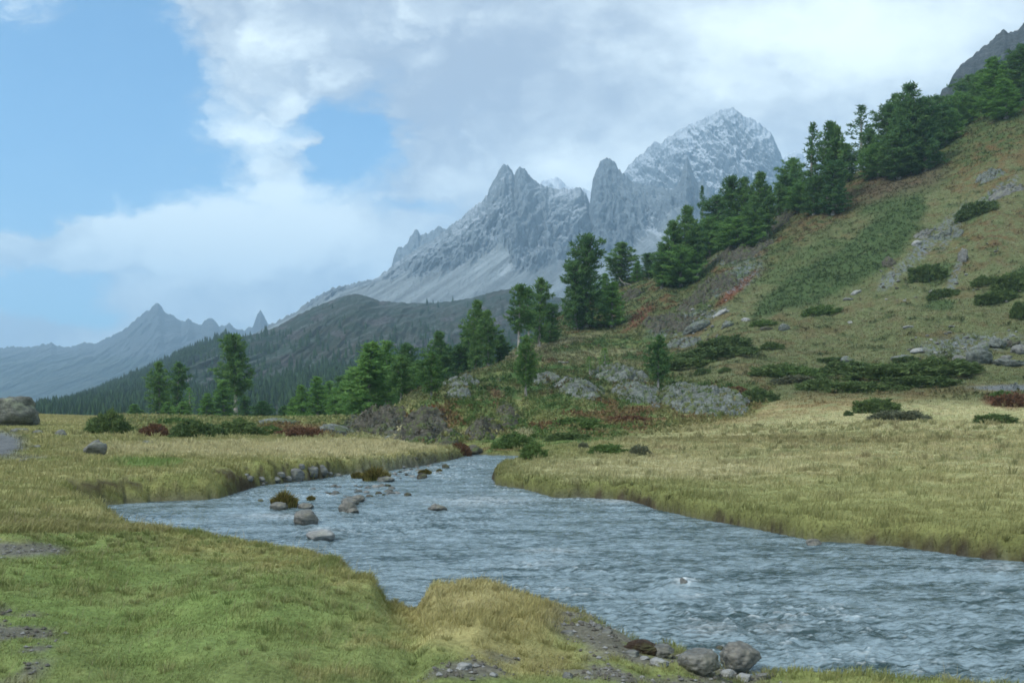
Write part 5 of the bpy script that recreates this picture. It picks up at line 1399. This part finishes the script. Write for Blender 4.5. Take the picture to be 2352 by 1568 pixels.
# blue openings (negative) and stray clouds (positive)
cover = total([(120,240,300,270,-1.5),(330,130,120,170,-.55),(300,400,180,70,-.5),(-250,200,300,300,-1.2),(775,335,105,108,-1.6),(695,325,40,20,.7),(60,665,240,50,-1.0),(190,735,140,42,-.8),(960,505,110,40,-.38),(100,770,130,22,.4),(60,60,130,70,.6),(60,250,130,120,.3),(140,545,250,46,.85)],
              n.math('ADD', 1.0, n.math('ADD', n.math('MULTIPLY', n.math('SUBTRACT', big, .5), .7), n.math('ADD', n.math('MULTIPLY', n.math('SUBTRACT', d1, .5), .8), n.math('MULTIPLY', n.math('SUBTRACT', e2, .5), .55)))))
alpha = n.ramp(n.math('ADD', cover, n.math('MULTIPLY', puff, .45)), .14, .80, .05, 1.0)
bright = total([(540,500,290,95,.85),(560,300,120,60,.40),(640,610,330,95,.55),(1950,110,420,130,.5),(1400,400,380,90,.34),(1650,60,200,80,.12),(640,160,200,110,.06),(1000,200,260,150,-.32),(1180,120,300,120,-.18),(1300,300,260,60,-.10),(430,650,240,60,-.16),(80,760,160,40,-.42),(560,560,150,30,-.12),(2100,330,250,100,.10)],
              n.math('ADD', .44, n.math('ADD', n.math('MULTIPLY', n.math('SUBTRACT', big, .5), .5), n.math('MULTIPLY', n.math('SUBTRACT', d2, .5), .9))))
bright = n.math('ADD', bright, n.math('ADD', n.math('MULTIPLY', n.math('SUBTRACT', e1, .5), .55), n.math('MULTIPLY', puff, .55)))
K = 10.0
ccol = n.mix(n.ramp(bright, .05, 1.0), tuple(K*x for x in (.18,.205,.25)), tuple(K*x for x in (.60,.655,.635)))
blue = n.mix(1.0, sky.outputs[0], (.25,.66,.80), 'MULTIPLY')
back_boost = n.ramp(sp.outputs[1], .25, -.6, 1.0, 1.7)     # unseen clouds behind the camera boosted to brighten the land
fin = n.mix(alpha, blue, n.vm('MULTIPLY', ccol, n.vm('MULTIPLY', (1, 1, 1), back_boost)))
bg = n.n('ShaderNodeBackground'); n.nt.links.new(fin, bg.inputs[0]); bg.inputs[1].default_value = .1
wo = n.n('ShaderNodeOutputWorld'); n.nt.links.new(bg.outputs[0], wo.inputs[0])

L = bpy.data.lights.new('sun', 'SUN'); L.energy = 1.7; L.angle = math.radians(22); L.color = (1, .96, .9)
lo = bpy.data.objects.new('sun', L); COL.objects.link(lo)
az, el = math.radians(SUN_AZ), math.radians(SUN_EL)
dirv = Vector((math.sin(az)*math.cos(el), math.cos(az)*math.cos(el), math.sin(el)))
lo.rotation_euler = dirv.to_track_quat('Z', 'Y').to_euler()

# ------------------------------------------------------------------ camera and render settings
cam = bpy.data.cameras.new('camera'); co = bpy.data.objects.new('camera', cam); COL.objects.link(co)
cam.lens = 35.0; cam.sensor_width = 36.0; cam.shift_y = (HOR - 784)/2351.0
cam.clip_start = .1; cam.clip_end = 40000
co.location = (0, 0, CZ); co.rotation_euler = (math.radians(90), 0, 0)
sc.camera = co
vs_ = sc.view_settings
vs_.view_transform = 'Standard'; vs_.look = 'None'; vs_.exposure = 1.30; vs_.gamma = 1.0; vs_.use_curve_mapping = False
sc.render.engine = 'CYCLES'
cy = sc.cycles
cy.use_denoising = True; cy.max_bounces = 6; cy.volume_bounces = 1; cy.transparent_max_bounces = 8
cy.diffuse_bounces = 3; cy.filter_width = 1.7
